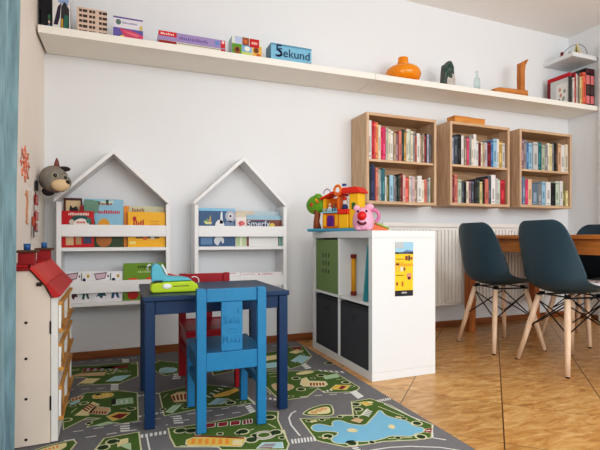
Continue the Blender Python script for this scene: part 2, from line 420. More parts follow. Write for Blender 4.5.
# centre front
patch([(186,444),(187,440),(194,437.5),(245,437.5),(244,442.5),(241,446.5),(189,445.6)], 3, YELL, d=0.003, edge=LINEW)
line([(193,436.2),(244,438.3)], 0.010, MAROON, 5)
stripes([(192,439),(232,439.3),(232,444.5),(191,444)], 6, ORNG, 5, 0.55); patch([(233,440),(243,440),(241,445.5),(232,445)], 5, CREAM, None)
for i in range(4):
    u = 206 + 12.4 * i; patch([(u, 428-1.2*i), (u+8.5, 426.9-1.2*i), (u+9, 423.2-1.2*i), (u, 424.2-1.2*i)], 3, MAROON, d=0.003, edge=LINEW)
stripes([(246,424),(255,422.5),(254,418.5),(245.5,419.5)], 3, LINEW, 6, 0.3)
for u, v in ((180.3,430.8),(191.5,430.8),(243,431.8),(251.5,440),(270,417.5),(276,432.5)): ring(u, v, 0.019, DGREEN, 4)
ring(264, 435.3, 0.04, LILAC, 3, ratio=0.8); ring(264, 435.3, 0.022, GREEN, 5, ratio=0.8)
patch([(257,448.5),(263,443),(282,442.5),(283,448)], 3, PALEB, d=0.003, edge=LINEW); stripes([(259,448),(266,443.5),(277,443),(272,448.5)], 3, MAROON, 5, 0.45)
# back middle and right
patch([(158.5,371.5),(162,367.5),(177,367.8),(176,372),(164,373.5)], 3, PALEB, d=0.003, rnd=1, edge=LINEW)
patch([(208,366),(216,361),(230,360),(228,365)], 3, YELL, d=0.003); patch([(216,372),(226,369),(232,369)], 3, PALEG, d=0.002)
patch([(271,384),(284,383),(295,386),(291,390),(279,392.5),(274,389)], 3, BEIGE, d=0.003, rnd=1)
patch([(300.5,384.5),(302,379),(306,377.5),(309,381),(325,381.5),(327.5,384.5),(324,386.6),(304,386.5)], 3, CREAM, d=0.003, edge=LINEW); stripes([(310,383),(325,383),(326,385.6),(310,385.8)], 5, MAROON, 5, 0.55)
patch([(330,389.5),(336,385),(351,385.2),(346,389.8)], 3, YELL, d=0.003); patch([(339,389),(342,386),(346,386.5),(342,389.3)], 5, MAROON, d=0.002, edge=DARK)
patch([(322.5,376.5),(336,373.8),(339.5,377.2),(326,379.3)], 3, PALEG, d=0.002); patch([(295,374),(303,371.2),(315,371.2),(311,373.5),(300,375)], 3, CREAM, rnd=1, d=0.002)
for u, v in ((301,389.5),(321,375.5),(346,382.5),(296,378.5)): ring(u, v, 0.018, DGREEN, 4)
patch([(291,361),(300,355),(310,357),(302,363.5)], 3, PALEB, d=0.003, edge=LINEW); patch([(289,352.5),(297,349.5),(304,351),(296,354)], 3, CREAM, d=0.002)
patch([(291,347.8),(301,346.6),(302,348.8),(293,349.6)], 3, MAROON, d=0.002)
patch([(263,357),(280,354.2),(281,358.5),(265,361)], 3, CREAM, d=0.003); patch([(263,364),(278,362),(279,367),(264,368.6)], 3, PALEB, d=0.003, edge=LINEW)
ring(329.5, 363.2, 0.024, DGREEN, 4)
# lanes
dl = lambda a, b, w=0.006, dash=0.035: line([a, b], w, dash=dash)
dl((73,432),(255,404)); dl((64,441),(168,425)); dl((300,397),(352,393)); dl((180,421),(252,410.5))
dl((66,363.2),(140,357.8)); dl((205,352.5),(262,349)); dl((66,390),(118,387.5)); dl((262,346.5),(288,344.5))
line([(296,411),(291.5,413.5),(289,418),(291,425),(300,436)], 0.007); line([(147,437),(150,452)], 0.006); line([(240,392),(256,405)], 0.006); line([(287,372),(268,374)], 0.005)
line([(384,404),(398,410.5),(420,421)], 0.006); line([(433,438),(446,440)], 0.007); line([(432,425.5),(433,438)], 0.004)
line([(370,450.5),(390,447.5),(410,446.5),(440,447.5),(462,451)], 0.006)
stripes([(140.5,434.8),(168,430.5),(168,433.8),(140.5,438.2)], 6); stripes([(138,416),(166,411.2),(166,412.7),(138,417.7)], 5)
stripes([(138,395.5),(160,392.5),(160,393.6),(138,396.7)], 5); stripes([(172.5,416.3),(174,424.8),(184,424.2),(181,415.5)], 4); stripes([(120.2,423.6),(120.3,433),(130,432.4),(129.5,422.8)], 4)
stripes([(245,406.5),(250,413.5),(256,412),(250.5,405)], 4, fill=0.75); stripes([(111,384.2),(110.5,390.8),(118.5,390.5),(118.5,384)], 3, LINEW, 3, 0.8); stripes([(122,359.5),(122.5,363),(129,362.6),(129,358.9)], 3, LINEW, 3, 0.8)
stripes([(174,374),(172,380),(180,379.5),(182,373.5)], 3, fill=0.75); stripes([(291,439.5),(316,436.5),(317,441),(292,444)], 8); stripes([(349.5,392.3),(358,399),(364,396.5),(355.5,390.2)], 1, fill=1)
stripes([(376,400.3),(390.5,397.5),(392,399.8),(378,402.2)], 7); stripes([(318,369.8),(345,371.6),(347,373.3),(320,371.3)], 5); stripes([(301,364.8),(306,369.5),(312,368.5),(306,363.6)], 3, fill=0.8)
stripes([(264,397),(288,400.5),(288,402),(264,399)], 5); stripes([(322,391.6),(333,388.5),(334,390.3),(324,392.8)], 3); stripes([(350,446),(356,452),(362,451),(356,445.5)], 3)
for pts in ([(69,380.5),(78,377.8),(84,377.5)], [(104,370.3),(114,369.3)], [(71,413),(77,408)], [(84,420),(99,419)], [(120,409),(134,407.5)], [(163,398),(168,394)], [(176,404),(184,404)], [(236,400),(246,399)], [(270,377),(283,376)],
            [(309,388.5),(320,387)], [(336,380),(346,378.6)], [(300,352),(305,355)], [(266,390),(271,394)], [(180,446),(218,447.5)], [(246,432),(254,429)], [(268,424),(276,428)], [(196,429),(206,431.5)], [(284,430),(287,440)],
            [(305,421),(316,419.5),(330,419)], [(318,437),(330,439.5)], [(354,409),(357,414)], [(378,406.5),(392,412),(404,416.5)], [(388,439),(412,437.5)]): line(pts, 0.005, EDGEC, 4)
for u, v in ((128,371.7),(73,406),(98,394.5),(128,408.2),(89,423.5),(163,409.5),(185,408),(206,404.5),(243,402.3),(268,394.5),(291,396.5),(313,378.2),(352,386.5),(297,362.5),(301,350.3),(198,434),(220,434),(238,433),(254,435.5),(282,438),(309,421),(322,420),(340,417),(356,417),(404,419),(398,438),(372,442.5)): ring(u, v, 0.010, DGREEN, 4, wd=0.004)
for px4 in ([(309,421.5),(316,420.3),(318,421.8),(311,423)], [(322,438),(328,437.4),(329,438.8),(323,439.5)], [(366,402.3),(371,401.5),(374,403),(369,404)], [(396,416.4),(402,417.6),(401,418.8),(395,417.6)]): patch(px4, 5, CREAM, d=0.002, edge=DARK)
# the part of the rug in front of the photograph's frame: plain roads and two lawns
for q in ([(0.0,0.86),(0.4,0.86),(0.4,1.08),(0.0,1.08)], [(0.6,0.84),(1.0,0.84),(1.0,1.06),(0.6,1.06)]):
    pp = [Vector(p) for p in q]; flat(offset(pp, 0.006), 1, EDGEC); flat(pp, 2, GREEN)
line([(-0.3,1.13),(1.05,1.13)], 0.006, dash=0.035, world=True)
rug = rb.build('play_rug', normals=False)
tag(rug, 'grey childrens rug printed with a street map, green lawns and a blue lake', 'rug')
RZ = 0.0085     # height on which things stand on the rug

# ------------------------------------------------------------------ long wall shelf (two boards end to end) + corner shelf
def shelf_top(x): return 1.851 + 0.0085 * (x - WL)
seam = at(376, 75, Y=2.66).x
def shelf_board(x0, x1, label):
    L = x1 - x0
    o = B().box(0, L, 0, 0.29, -0.042, 0, SHELFW).build('wall_shelf', loc=(x0, 2.665, shelf_top(x0)), rot=(0, -math.atan(0.0085), 0), bevel=0.002)
    tag(o, label, 'shelf', 'long cream wall shelf boards')
shelf_board(WL + 0.012, seam - 0.001, 'long cream shelf board under the board games, nearer the curtain')
shelf_board(seam + 0.001, WR - 0.005, 'long cream shelf board under the orange vase and green stone')
CS = (3.562, 3.875, 2.672, 2.955)
tag(B().box(CS[0], CS[1], CS[2], CS[3], 2.288, 2.325, WHITE).build('corner_shelf', bevel=0.003), 'small square white floating shelf high in the room corner above the binders', 'shelf')

# ------------------------------------------------------------------ wall bookcases and their books
cases = [(1.582, 2.185, 'leftmost'), (2.312, 2.914, 'middle'), (3.023, 3.629, 'rightmost')]
DZ = [0.0, 0.006, 0.011]
CY0, CY1, CZ0, CZ1, CT = 2.732, 2.957, 0.973, 1.62, 0.022
MID = 1.283
for (x0, x1, which), dz in zip(cases, DZ):
    t = empty('wall_bookcase', 'pale oak open wall bookcase with two rows of books, %s of three' % which, 'bookcase', (x0, CY0, CZ0 + dz), group='pale oak wall bookcases')
    W, D, H = x1 - x0, CY1 - CY0, CZ1 - CZ0
    boxo('side_panel', (0, CT, 0, D, 0, H), OAK, t); boxo('side_panel', (W - CT, W, 0, D, 0, H), OAK, t)
    boxo('top_panel', (CT, W - CT, 0, D, H - CT, H), OAKH, t); boxo('bottom_panel', (CT, W - CT, 0, D, 0, CT), OAKH, t)
    boxo('shelf', (CT, W - CT, 0.008, D - 0.008, MID - CZ0 - 0.009, MID - CZ0 + 0.009), OAKH, t)
    boxo('back_panel', (CT, W - CT, D - 0.007, D - 0.001, CT, H - CT), OAKH, t, bevel=0)

ORD = 'first second third fourth fifth sixth seventh eighth ninth tenth eleventh twelfth thirteenth fourteenth fifteenth sixteenth seventeenth eighteenth nineteenth twentieth twenty-first twenty-second twenty-third twenty-fourth twenty-fifth twenty-sixth twenty-seventh twenty-eighth'.split()
K = {'white': (228,226,222), 'grey-white': (206,206,204), 'red': (196,34,52), 'coral': (226,92,80), 'orange': (226,140,66), 'cream': (226,214,190), 'crimson': (206,24,78),
     'pink': (224,58,108), 'pale green': (198,212,192), 'tan': (190,164,134), 'mauve': (132,96,108), 'salmon': (226,128,110), 'dark green': (34,58,50), 'ochre': (178,134,62),
     'grey': (140,140,142), 'rust': (170,72,52), 'taupe': (150,134,118), 'dark red': (130,26,36), 'black': (28,28,32), 'lavender': (182,176,196), 'slate': (74,82,94), 'navy': (36,48,92),
     'purple': (92,66,118), 'sage': (168,184,160), 'teal': (36,112,120), 'olive': (128,124,66), 'light blue': (142,190,216), 'brown': (112,76,52), 'pale pink': (228,186,180), 'blue': (52,104,164),
     'blue-grey': (112,134,152), 'gold': (190,154,72), 'maroon': (116,40,52), 'peach': (232,184,146), 'pale yellow': (226,212,150)}
rows = {
 (0, 1): [('white',25,.93),('red',13,.9),('coral',16,.9),('orange',17,.9),('cream',17,.84),('crimson',18,.8),('pink',22,.8),('pale green',13,.78),('cream',20,.76),('white',20,.72),('tan',17,.66),('mauve',23,.66),('salmon',20,.74),('dark green',20,.78),('ochre',17,.72),('cream',16,.8),('pale green',17,.8),('cream',17,.76),('grey',18,.76),('rust',15,.66),('white',25,.72),('tan',15,.7),('taupe',17,.72),('dark red',13,.7),('black',10,.72),('lavender',15,.72),('slate',15,.72)],
 (0, 0): [('dark green',20,.96),('navy',23,.96),('purple',7,.92),('salmon',20,.86),('sage',15,.82),('blue-grey',15,.82),('teal',23,.86),('white',12,.66),('olive',15,.66),('black',9,.68),('light blue',29,.7),('grey',15,.68),('slate',15,.68),('dark green',15,.72),('brown',12,.74),('dark red',13,.76),('pale pink',20,.72),('coral',30,.68),('cream',15,.7),('lavender',12,.7),('pale pink',16,.68),('taupe',22,.66),('white',35,.72),('cream',20,.62),('salmon',25,.64),('grey',15,.68),('pale green',15,.7)],
 (1, 1): [('blue-grey',13,.72),('slate',17,.76),('black',18,.78),('white',13,.76),('taupe',12,.72),('pink',10,.72),('grey',12,.76),('cream',10,.72),('white',13,.82),('grey-white',13,.66),('dark red',10,.62),('cream',10,.64),('tan',12,.62),('lavender',15,.64),('dark red',18,.66),('blue',10,.7),('light blue',18,.78),('white',12,.76),('gold',18,.72),('grey-white',14,.68)],
 (1, 0): [('maroon',13,.76),('salmon',18,.8),('pale green',18,.66),('slate',13,.62),('black',12,.62),('cream',16,.64),('mauve',12,.66),('slate',15,.66),('black',15,.7),('dark green',15,.7),('pale yellow',15,.66),('black',12,.7),('salmon',18,.72),('slate',18,.82),('white',25,.86),('grey-white',12,.78),('pale green',14,.72),('red',26,.74)],
 (2, 1): [('mauve',16,.84),('grey',14,.82),('blue',12,.76),('light blue',18,.74),('grey-white',24,.78),('teal',19,.78),('sage',16,.72),('grey',15,.74),('cream',12,.78),('pale yellow',9,.78),('grey',10,.8),('black',14,.82),('brown',10,.82),('peach',18,.8),('white',20,.78),('cream',16,.82)],
 (2, 0): [('blue',11,.86),('blue-grey',13,.84),('pink',13,.8),('peach',18,.78),('blue-grey',34,.66),('grey',18,.68),('light blue',18,.74),('white',23,.74),('black',28,.72),('pale green',20,.78),('white',16,.8),('olive',15,.74),('pale yellow',12,.5)],
}
def book(x0, w, z0, h, yf, d, rgb, label, group, k):
    b = B(); c = mat(rgb, 0.5, 0.08, 60); band = mat(tuple(min(255, v * 1.1 + 34) for v in rgb) if sum(rgb) < 420 else tuple(v * 0.78 for v in rgb), 0.5)
    t = min(0.0022, w * 0.2)
    b.box(-w/2, w/2, 0, t, 0, h, c)
    b.box(-w/2, -w/2 + t, t, d, 0, h, c); b.box(w/2 - t, w/2, t, d, 0, h, c)
    b.box(-w/2 + t, w/2 - t, t, d - 0.003, 0.003, h - 0.004, PAGES)
    r = random.Random(k)
    if w > 0.011:
        a = r.uniform(0.15, 0.3); e = a + r.uniform(0.25, 0.45)
        b.box(-w*0.22, w*0.22, -0.0006, 0, h * a, h * e, band)
        if r.random() < 0.6: b.box(-w*0.5, w*0.5, -0.0004, 0, h * 0.88, h * 0.93, band)
        if r.random() < 0.4: b.box(-w*0.3, w*0.3, -0.0006, 0, h * 0.05, h * 0.1, band)
    o = b.build('book', loc=(x0 + w/2, yf, z0))
    return tag(o, label, 'book', group)
cnt = 0
for (ci, up), lst in rows.items():
    x0, x1, which = cases[ci]
    a, e = x0 + CT + 0.0015, x1 - CT - (0.022, 0.016, 0.012)[ci]
    dz = DZ[ci]; z0 = dz + (MID + 0.0095 if up else CZ0 + CT + 0.0005)
    cav = dz + (CZ1 - CT if up else MID - 0.009) - z0
    tot = sum(w for _, w, _ in lst); s = (e - a) / tot; x = a
    for i, (c, w, h) in enumerate(lst):
        cnt += 1; r = random.Random(cnt * 13)
        ww = w * s - 0.0006
        g_ = sum(K[c]) / 3; j = r.randint(-14, 8); rgb = tuple(max(0, min(255, v * 0.84 + g_ * 0.16 + j)) for v in K[c])
        book(x, ww, z0, cav * (h + r.uniform(-.015, .015)) * 0.97, CY0 + 0.006 + r.uniform(0, 0.012), 0.135, rgb,
             '%s book, %s from the left on %s shelf of %s wall bookcase' % (c, ORD[i], 'upper' if up else 'lower', which),
             'books on the %s shelf of the %s wall bookcase' % ('upper' if up else 'lower', which), cnt)
        x += w * s
# books lying flat across the tops of the rows
# flat wooden box on the middle bookcase
t = empty('wooden_box', 'flat orange pine box lying on top of the middle wall bookcase', 'box', (2.368, 2.745, CZ1 + 0.0065))
boxo('body', (0, 0.30, 0, 0.09, 0, 0.042), PINEBOX, t); boxo('lid', (-0.002, 0.155, -0.002, 0.092, 0.0425, 0.05), PINEBOX, t); boxo('lid', (0.158, 0.302, -0.002, 0.092, 0.0425, 0.047), PINEBOX, t)

# ------------------------------------------------------------------ house-shaped wall shelves
HY0, HY1 = 2.79, 2.957
def house_shelf(xl, xr, zap, zeave, label, dxm, oL, oR):
    t = empty('house_shelf', label, 'shelf', (xl, HY0, 0.333), group='white house shaped book shelves')
    W, D = xr - xl, HY1 - HY0; cz = zeave - 0.333; ap = zap - 0.333; th = 0.024
    boxo('side_panel', (0, th, 0, D, 0, cz), HOUSEW, t); boxo('side_panel', (W - th, W, 0, D, 0, cz), HOUSEW, t)
    xm = W / 2 + dxm; tv = 0.030
    for sgn in (1, -1):
        xe = -oL if sgn > 0 else W + oR; q = 0.004 * sgn
        pts = [(xm, ap), (xm, ap - tv), (xe + q, cz - 0.004 - tv * 0.15), (xe, cz + 0.010)]
        # roof board lies above the side panels
        pts = [(p[0], p[1] + 0.006) for p in pts]
        B().prism(pts, 'y', 0, D, HOUSEW).build('roof_panel', t, bevel=0.0015)
    for zt in (0.677, 0.361):
        boxo('shelf', (th, W - th, 0.0, D, zt - 0.333 - 0.021, zt - 0.333), HOUSEW, t)
    for za, zb in ((0.739, 0.807), (0.415, 0.484)):
        boxo('rail', (th, W - th, 0.0, 0.014, za - 0.333, zb - 0.333), HOUSEW, t)
    bk = B()
    for xx in (th + 0.002, W - th - 0.018): bk.box(xx, xx + 0.016, D - 0.02, D - 0.004, cz - 0.07, cz - 0.03, mat((110,110,112), 0.4, metal=0.7))
    bk.build('hanging_bracket', t)
    return t
house_shelf(-0.353, 0.257, 1.243, 0.935, 'white house shaped book shelf beside the grey plush head', -0.010, 0.016, -0.003)
house_shelf(0.402, 1.008, 1.250, 0.938, 'white house shaped book shelf above the red chair', 0.010, 0.008, -0.002)

def cover_book(name, label, cat, x0, x1, z0, z1, yf, base, art=(), texts=(), th=0.012, group=None, side=None, lean=0.0):
    """A book or box standing with its cover facing the room; art: (layer, polygon in 0..1 cover units, colour); texts: (string, cx, cz, size, colour)"""
    W, H = x1 - x0, z1 - z0
    b = B(); bm_ = mat(base, 0.35, 0.05, 40); b.box(0, W, 0, th, 0, H, bm_)
    if side: b.box(-0.0006, 0, 0.001, th - 0.001, 0.001, H - 0.001, mat(side, 0.4))
    for ly, pts, c in art:
        m = mat(c, 0.35, 0.06, 60)
        b.poly([(p[0] * W, -0.0005 * ly, p[1] * H) for p in pts], m)
    for s, cx, cz, sz, c in texts:
        b.text(s, sz, facing(cx * W, -0.0035, cz * H), mat(c, 0.4))
    o = b.build(name, loc=(x0, yf, z0), rot=(lean, 0, 0), normals=False)
    return tag(o, label, cat, group)
def R(x0, z0, x1, z1): return [(x0, z0), (x1, z0), (x1, z1), (x0, z1)]
def E(cx, cz, rx, rz, n=16): return [(cx + rx * math.cos(2*PI*i/n), cz + rz * math.sin(2*PI*i/n)) for i in range(n)]
def scrawl(x0, x1, z, h, n, c, ly=3):
    """illegible small lettering as upright strokes"""
    r = random.Random(int(x0 * 1000 + z * 77 + n)); out = []
    for i in range(n):
        x = x0 + (x1 - x0) * i / n; w = (x1 - x0) / n * 0.62
        hh = h * r.uniform(0.6, 1.0); out.append((ly, R(x, z, x + w, z + hh), c))
    return out
LB = 'picture books on the house shelf by the plush head'; LC = 'picture books on the house shelf above the red chair'
zs1, zs2 = 0.6775, 0.3615
def spanx(u0, u1, Y): return at(u0, 230, Y=Y).x, at(u1, 230, Y=Y).x
def topz(u, v, Y): return at(u, v, Y=Y).z
def cb_(name, label, u0, u1, vt, Y, z0, base, art=(), texts=(), group=LB, th=0.012, cat='book'):
    a, b = spanx(u0, u1, Y); lo, hi = (-0.3275, 0.2315) if group == LB else (0.4275, 0.9825); a, b = max(a, lo), min(b, hi); return cover_book(name, label, cat, a, b, z0, topz((u0+u1)/2, vt, Y), Y, base, art, texts, th, group)
# house by the plush
cb_('picture_book', 'cream picture book with a black animal in a brown border, behind the red book', 61.5, 82, 198, 2.885, zs1, (84,48,34),
    [(1, R(.12,.05,.92,.95), (216,190,152)), (2, [(.3,.72),(.42,.62),(.72,.64),(.8,.76),(.7,.84),(.5,.8),(.36,.86)], (38,28,28)), (2, R(.36,.6,.42,.7), (38,28,28)), (2, R(.66,.6,.72,.7), (38,28,28))])
cb_('picture_book', 'red picture book with teal figures and white lettering, in front on house shelf', 61.2, 94, 211, 2.812, zs1, (190,26,36),
    [(1, E(.57,.66,.36,.24), (44,84,84)), (2, E(.60,.60,.26,.2), (232,224,214)), (3, E(.3,.7,.08,.07), (206,196,180)), (3, E(.83,.74,.08,.08), (66,120,112))]
    + scrawl(.2,.85,.88,.08,13,(240,226,214),2) + scrawl(.46,.74,.66,.06,6,(190,60,60),4) + scrawl(.38,.82,.54,.07,9,(176,40,48),4)
    + [(2, R(.12,.06,.36,.3), (206,176,140)), (2, R(.42,.08,.6,.3), (180,150,110)), (2, R(.66,.1,.92,.34), (66,74,104))])
cb_('picture_book', 'red picture book with gold lettering, half hidden behind the red front book', 80, 104, 206, 2.862, zs1, (176,34,38),
    scrawl(.1,.9,.76,.1,9,(214,160,96),1) + [(1, R(0,0,1,.4), (120,24,30))])
cb_('picture_book', 'sky blue picture book with a round yellow shape, red title and green bushes', 84, 123.3, 199.3, 2.842, zs1, (140,190,214),
    [(1, [(0,0),(1,0),(1,.3),(.9,.34),(.8,.28),(.7,.36),(.5,.3),(.3,.4),(.25,.62),(.1,.56),(0,.6)], (52,74,38)), (1, [(0,.62),(.35,.72),(.4,.95),(.2,.98),(0,.98)], (108,146,128)), (2, E(.5,.4,.17,.2), (222,158,34)), (2, E(.5,.16,.2,.16), (176,112,44)),
     (1, [(.35,.95),(.75,.98),(.72,.9),(.38,.88)], (196,214,200)), (3, R(.55,.88,.62,.99), (54,78,52))]
    + scrawl(.38,.72,.88,.05,10,(150,70,50),4) + scrawl(.36,.92,.70,.08,12,(196,40,40),4))
cb_('picture_book', 'narrow orange picture book between the sky blue and yellow books', 123.8, 129, 206, 2.842, zs1, (222,138,34))
cb_('picture_book', 'pale grey green picture book behind the yellow one', 128.3, 164.5, 206.3, 2.872, zs1, (206,204,170), scrawl(.1,.45,.86,.1,8,(150,84,44),1) + [(1, R(0,.0,1,.3), (222,180,60))])
cb_('picture_book', 'yellow picture book with red title on the house shelf', 128, 165.3, 212, 2.814, zs1, (240,180,20),
    scrawl(.14,.44,.58,.2,5,(176,34,28),2) + [(2, E(.17,.8,.05,.07), (176,34,28))] + scrawl(.58,.84,.72,.03,10,(190,110,30),2) + scrawl(.58,.84,.64,.03,12,(190,110,30),2)
    + [(2, R(.2,.24,.84,.34), (120,86,52)), (3, R(.4,.2,.5,.3), (216,110,40)), (3, R(.6,.22,.7,.3), (200,200,190)), (2, R(.04,.08,.2,.16), (240,220,140))])
sport = lambda c1, c2: [(1, [(.05,.93),(.48,.97),(.42,.76),(.12,.72)], (70,50,56)), (2, [(.08,.91),(.45,.94),(.40,.78),(.14,.75)], (206,180,192)), (1, R(.58,.70,.62,.94), (96,128,110)), (1, E(.7,.72,.06,.06), (40,50,84)),
    (1, [(.12,.16),(.2,.3),(.4,.32),(.46,.18),(.36,.2),(.3,.1),(.2,.2)], c1), (1, R(.2,.26,.4,.4), c1), (1, [(.62,.1),(.66,.4),(.82,.4),(.9,.1),(.82,.12),(.75,.28),(.7,.1)], c2), (1, E(.85,.84,.05,.06), (190,160,60)), (1, E(.52,.84,.03,.04), (110,70,80))]
cb_('picture_book', 'white picture book with a lilac caption oval and purple figure, lower house shelf', 65.5, 92, 271.5, 2.815, zs2, (236,234,236), sport((96,50,72),(60,98,92)))
cb_('picture_book', 'white picture book with cartoon figures beside the green book, lower house shelf', 92.4, 122.4, 271.2, 2.815, zs2, (236,234,238), sport((52,98,112),(44,92,128)))
cb_('picture_book', 'green picture book with red apples on the lower house shelf', 123.4, 166.5, 263, 2.820, zs2, (112,150,38),
    [(1, E(.22,.46,.17,.15), (224,92,34)), (1, E(.68,.48,.2,.15), (224,80,34)), (1, E(.22,.14,.13,.12), (186,38,34)), (1, E(.5,.14,.12,.12), (186,38,34)), (1, E(.8,.14,.12,.12), (186,38,34)), (2, E(.46,.42,.07,.05), (222,200,120))] + scrawl(.34,.7,.86,.08,8,(52,62,30),2) + scrawl(.34,.7,.74,.06,8,(190,204,150),2))
# house above the red chair
cb_('picture_book', 'dark blue picture book with a yellow sailing boat and a white goose', 199, 235, 208.3, 2.815, zs1, (40,82,124),
    [(1, R(0,.93,1,1), (126,190,222)), (2, [(.12,.66),(.36,.64),(.33,.58),(.18,.58)], (206,206,140)), (2, [(.25,.66),(.32,.82),(.33,.66)], (196,160,70)), (2, [(.14,.66),(.24,.74),(.24,.66)], (108,150,90)),
     (2, E(.57,.54,.13,.16), (226,224,226)), (2, [(.57,.6),(.60,.9),(.64,.92),(.66,.6)], (218,222,228)), (3, R(.5,.48,.6,.52), (206,110,90)),
     (2, E(.87,.8,.15,.16), (170,172,186)), (3, E(.87,.8,.08,.09), (206,204,210)), (4, E(.87,.8,.03,.035), (40,42,56)), (2, E(.84,.56,.14,.12), (104,120,154)),
     (2, R(.05,.05,.36,.28), (92,130,170)), (2, E(.55,.15,.14,.13), (206,208,212)), (3, [(.52,.02),(.6,.16),(.66,.04)], (48,84,130))], group=LC)
cb_('picture_book', 'white picture book with small red drawing beside the blue goose book', 235.5, 246.5, 212.5, 2.825, zs1, (228,216,212),
    [(1, R(0,.86,1,1), (206,196,170)), (1, E(.55,.68,.3,.07), (206,96,96)), (2, R(.35,.58,.5,.74), (190,70,80)), (1, R(.05,.0,.95,.3), (176,196,150)), (2, R(.4,.0,.6,.28), (216,222,196))], group=LC)
cb_('picture_book', 'pale blue grey picture book standing behind the brown lettered one', 236.5, 281.5, 211.3, 2.862, zs1, (176,196,206), [(1, R(.0,.9,.4,1), (206,190,170))] , group=LC)
cb_('picture_book', 'brown picture book with large pale blue title lettering', 246.8, 282.6, 215.6, 2.830, zs1, (120,64,48),
    [(1, R(0,.86,1,1), (150,186,204)), (1, [(.04,.62),(.05,.8),(.62,.84),(.6,.64)], (40,52,92)), (1, E(.73,.66,.08,.1), (214,190,70)), (1, R(.66,.55,.98,.62), (136,40,36)), (1, R(.06,.0,.9,.32), (226,226,224)), (1, R(.92,.0,1,.34), (120,170,160))],
    [('Smerfy', .33, .725, .056, (226,232,240))], LC)
cb_('picture_book', 'white picture book with small pink title, lower shelf above red chair, outer one', 199, 240, 272.6, 2.82, zs2, (234,230,230), scrawl(.5,.9,.93,.05,12,(196,130,140),1), group=LC)
cb_('picture_book', 'white picture book with magenta title, lower shelf of house above red chair', 240.5, 284, 272.4, 2.82, zs2, (236,232,232), scrawl(.05,.35,.92,.04,9,(196,140,150),1) + scrawl(.42,.48,.90,.06,2,(180,40,100),1) + scrawl(.52,.78,.90,.06,8,(180,40,100),1), group=LC)

# ------------------------------------------------------------------ things on the long shelf
def on_shelf(name, label, cat, u0, u1, vt, yf, base, art=(), texts=(), th=0.05, side=None, group=None):
    a, b = spanx(u0, u1, yf); z0 = shelf_top(b) + 0.0008
    return cover_book(name, label, cat, a, b, z0, topz((u0 + u1) / 2, vt, yf), yf, base, art, texts, th, group, side)
on_shelf('book', 'black upright book at the curtain end of the long shelf', 'book', 41.5, 51.3, -26, 2.72, (24,26,34), [(1, E(.78,.22,.14,.06), (60,110,80)), (1, E(.78,.16,.1,.05), (206,190,180)), (1, R(.66,.03,.9,.1), (110,130,170))], th=0.16)
on_shelf('game_box', 'white upright box with a dark colourful comic drawing on the long shelf', 'board game', 52.5, 70, -26, 2.715, (222,220,220),
    [(1, [(.06,.1),(.3,.42),(.5,.5),(.42,.24),(.3,.1)], (56,46,66)), (1, [(.45,.05),(.95,.05),(.95,.4),(.7,.52),(.5,.44)], (58,54,60)), (2, [(.62,.06),(.88,.06),(.9,.28),(.7,.3)], (52,110,96)), (2, R(.5,.06,.6,.22), (206,160,60)),
     (1, [(.3,.5),(.9,.46),(.96,.6),(.5,.66)], (150,170,206)), (1, [(.2,.7),(.7,.62),(.96,.72),(.9,.96),(.3,.96)], (150,100,90)), (2, [(.7,.66),(.95,.62),(.95,.74)], (206,130,60)), (2, E(.4,.78,.14,.1), (90,80,110)), (2, E(.75,.85,.15,.08), (110,50,60))], th=0.06)
win = []
for i in range(5):
    for j in range(3):
        win.append((1, R(.07+.33*j, .06+.195*i, .07+.33*j+(.27 if j != 1 else .2), .06+.195*i+.1), (66,56,56)))
        win.append((2, R(.16+.33*j, .06+.195*i, .19+.33*j, .06+.195*i+.1), (196,170,156)))
on_shelf('game_box', 'beige box printed with rows of dark apartment windows on the long shelf', 'board game', 77, 107, 9, 2.715, (214,190,174), win, th=0.05, side=(226,190,170))
on_shelf('game_box', 'white and violet game box with a pink drawing and yellow spot', 'board game', 113.3, 143, 18, 2.715, (226,224,232),
    [(1, R(0,.0,1,.52), (104,96,166)), (1, R(0,.93,1,1), (110,92,160)), (2, [(.2,.5),(.6,.46),(1,.3),(1,.08),(.4,.1)], (206,76,112)), (3, [(.3,.42),(.9,.3),(.8,.2),(.5,.3)], (226,120,136)), (3, [(.16,.1),(.3,.22),(.45,.08),(.4,0),(.2,0)], (236,206,60)), (2, E(.17,.76,.09,.12), (96,120,116)), (2, E(.93,.62,.06,.12), (206,190,120))] + scrawl(.3,.8,.72,.08,14,(140,130,170),2), th=0.045, side=(120,110,170))
# two flat puzzle boxes in a pile
a, b = spanx(158.5, 224.8, 2.71); zt = shelf_top(b) + 0.0008
def puzzle(z0, h, label, low):
    W = b - a; bb = B(); base = mat((226,222,206) if low else (160,142,190), 0.35, 0.05, 40); bb.box(0, W, 0, 0.24, 0, h, base)
    P = lambda ly, r, c: bb.poly([(p[0] * W, -0.0005 * ly, p[1] * h) for p in r], mat(c, 0.35))
    P(1, R(0, .0 if low else .46, .26, .95 if low else 1), (150,26,34) if low else (206,30,42)); P(1, R(.93, .1, 1, .95), (196,40,44))
    if not low:
        for ly, r, c in scrawl(.03,.23,.6,.26,8,(246,226,222),2): P(ly, r, c)
        for ly, r, c in scrawl(.30,.74,.3,.4,14,(118,98,160),2): P(ly, r, c)
        P(2, R(.84,.3,.91,.8), (110,140,196)); P(2, E(.965,.75,.022,.18), (240,200,196))
    else:
        P(2, R(.27,.7,.92,.82), (90,84,70)); P(2, R(.27,.25,.92,.4), (110,120,70))
    return tag(bb.build('puzzle_box', loc=(a, 2.70, z0), normals=False), label, 'puzzle', 'flat puzzle boxes piled on the long shelf')
puzzle(zt, 0.026, 'thin cream puzzle box with dark red end under the lilac one', True)
puzzle(zt + 0.027, 0.052, 'flat lilac puzzle box with red label on the long shelf', False)
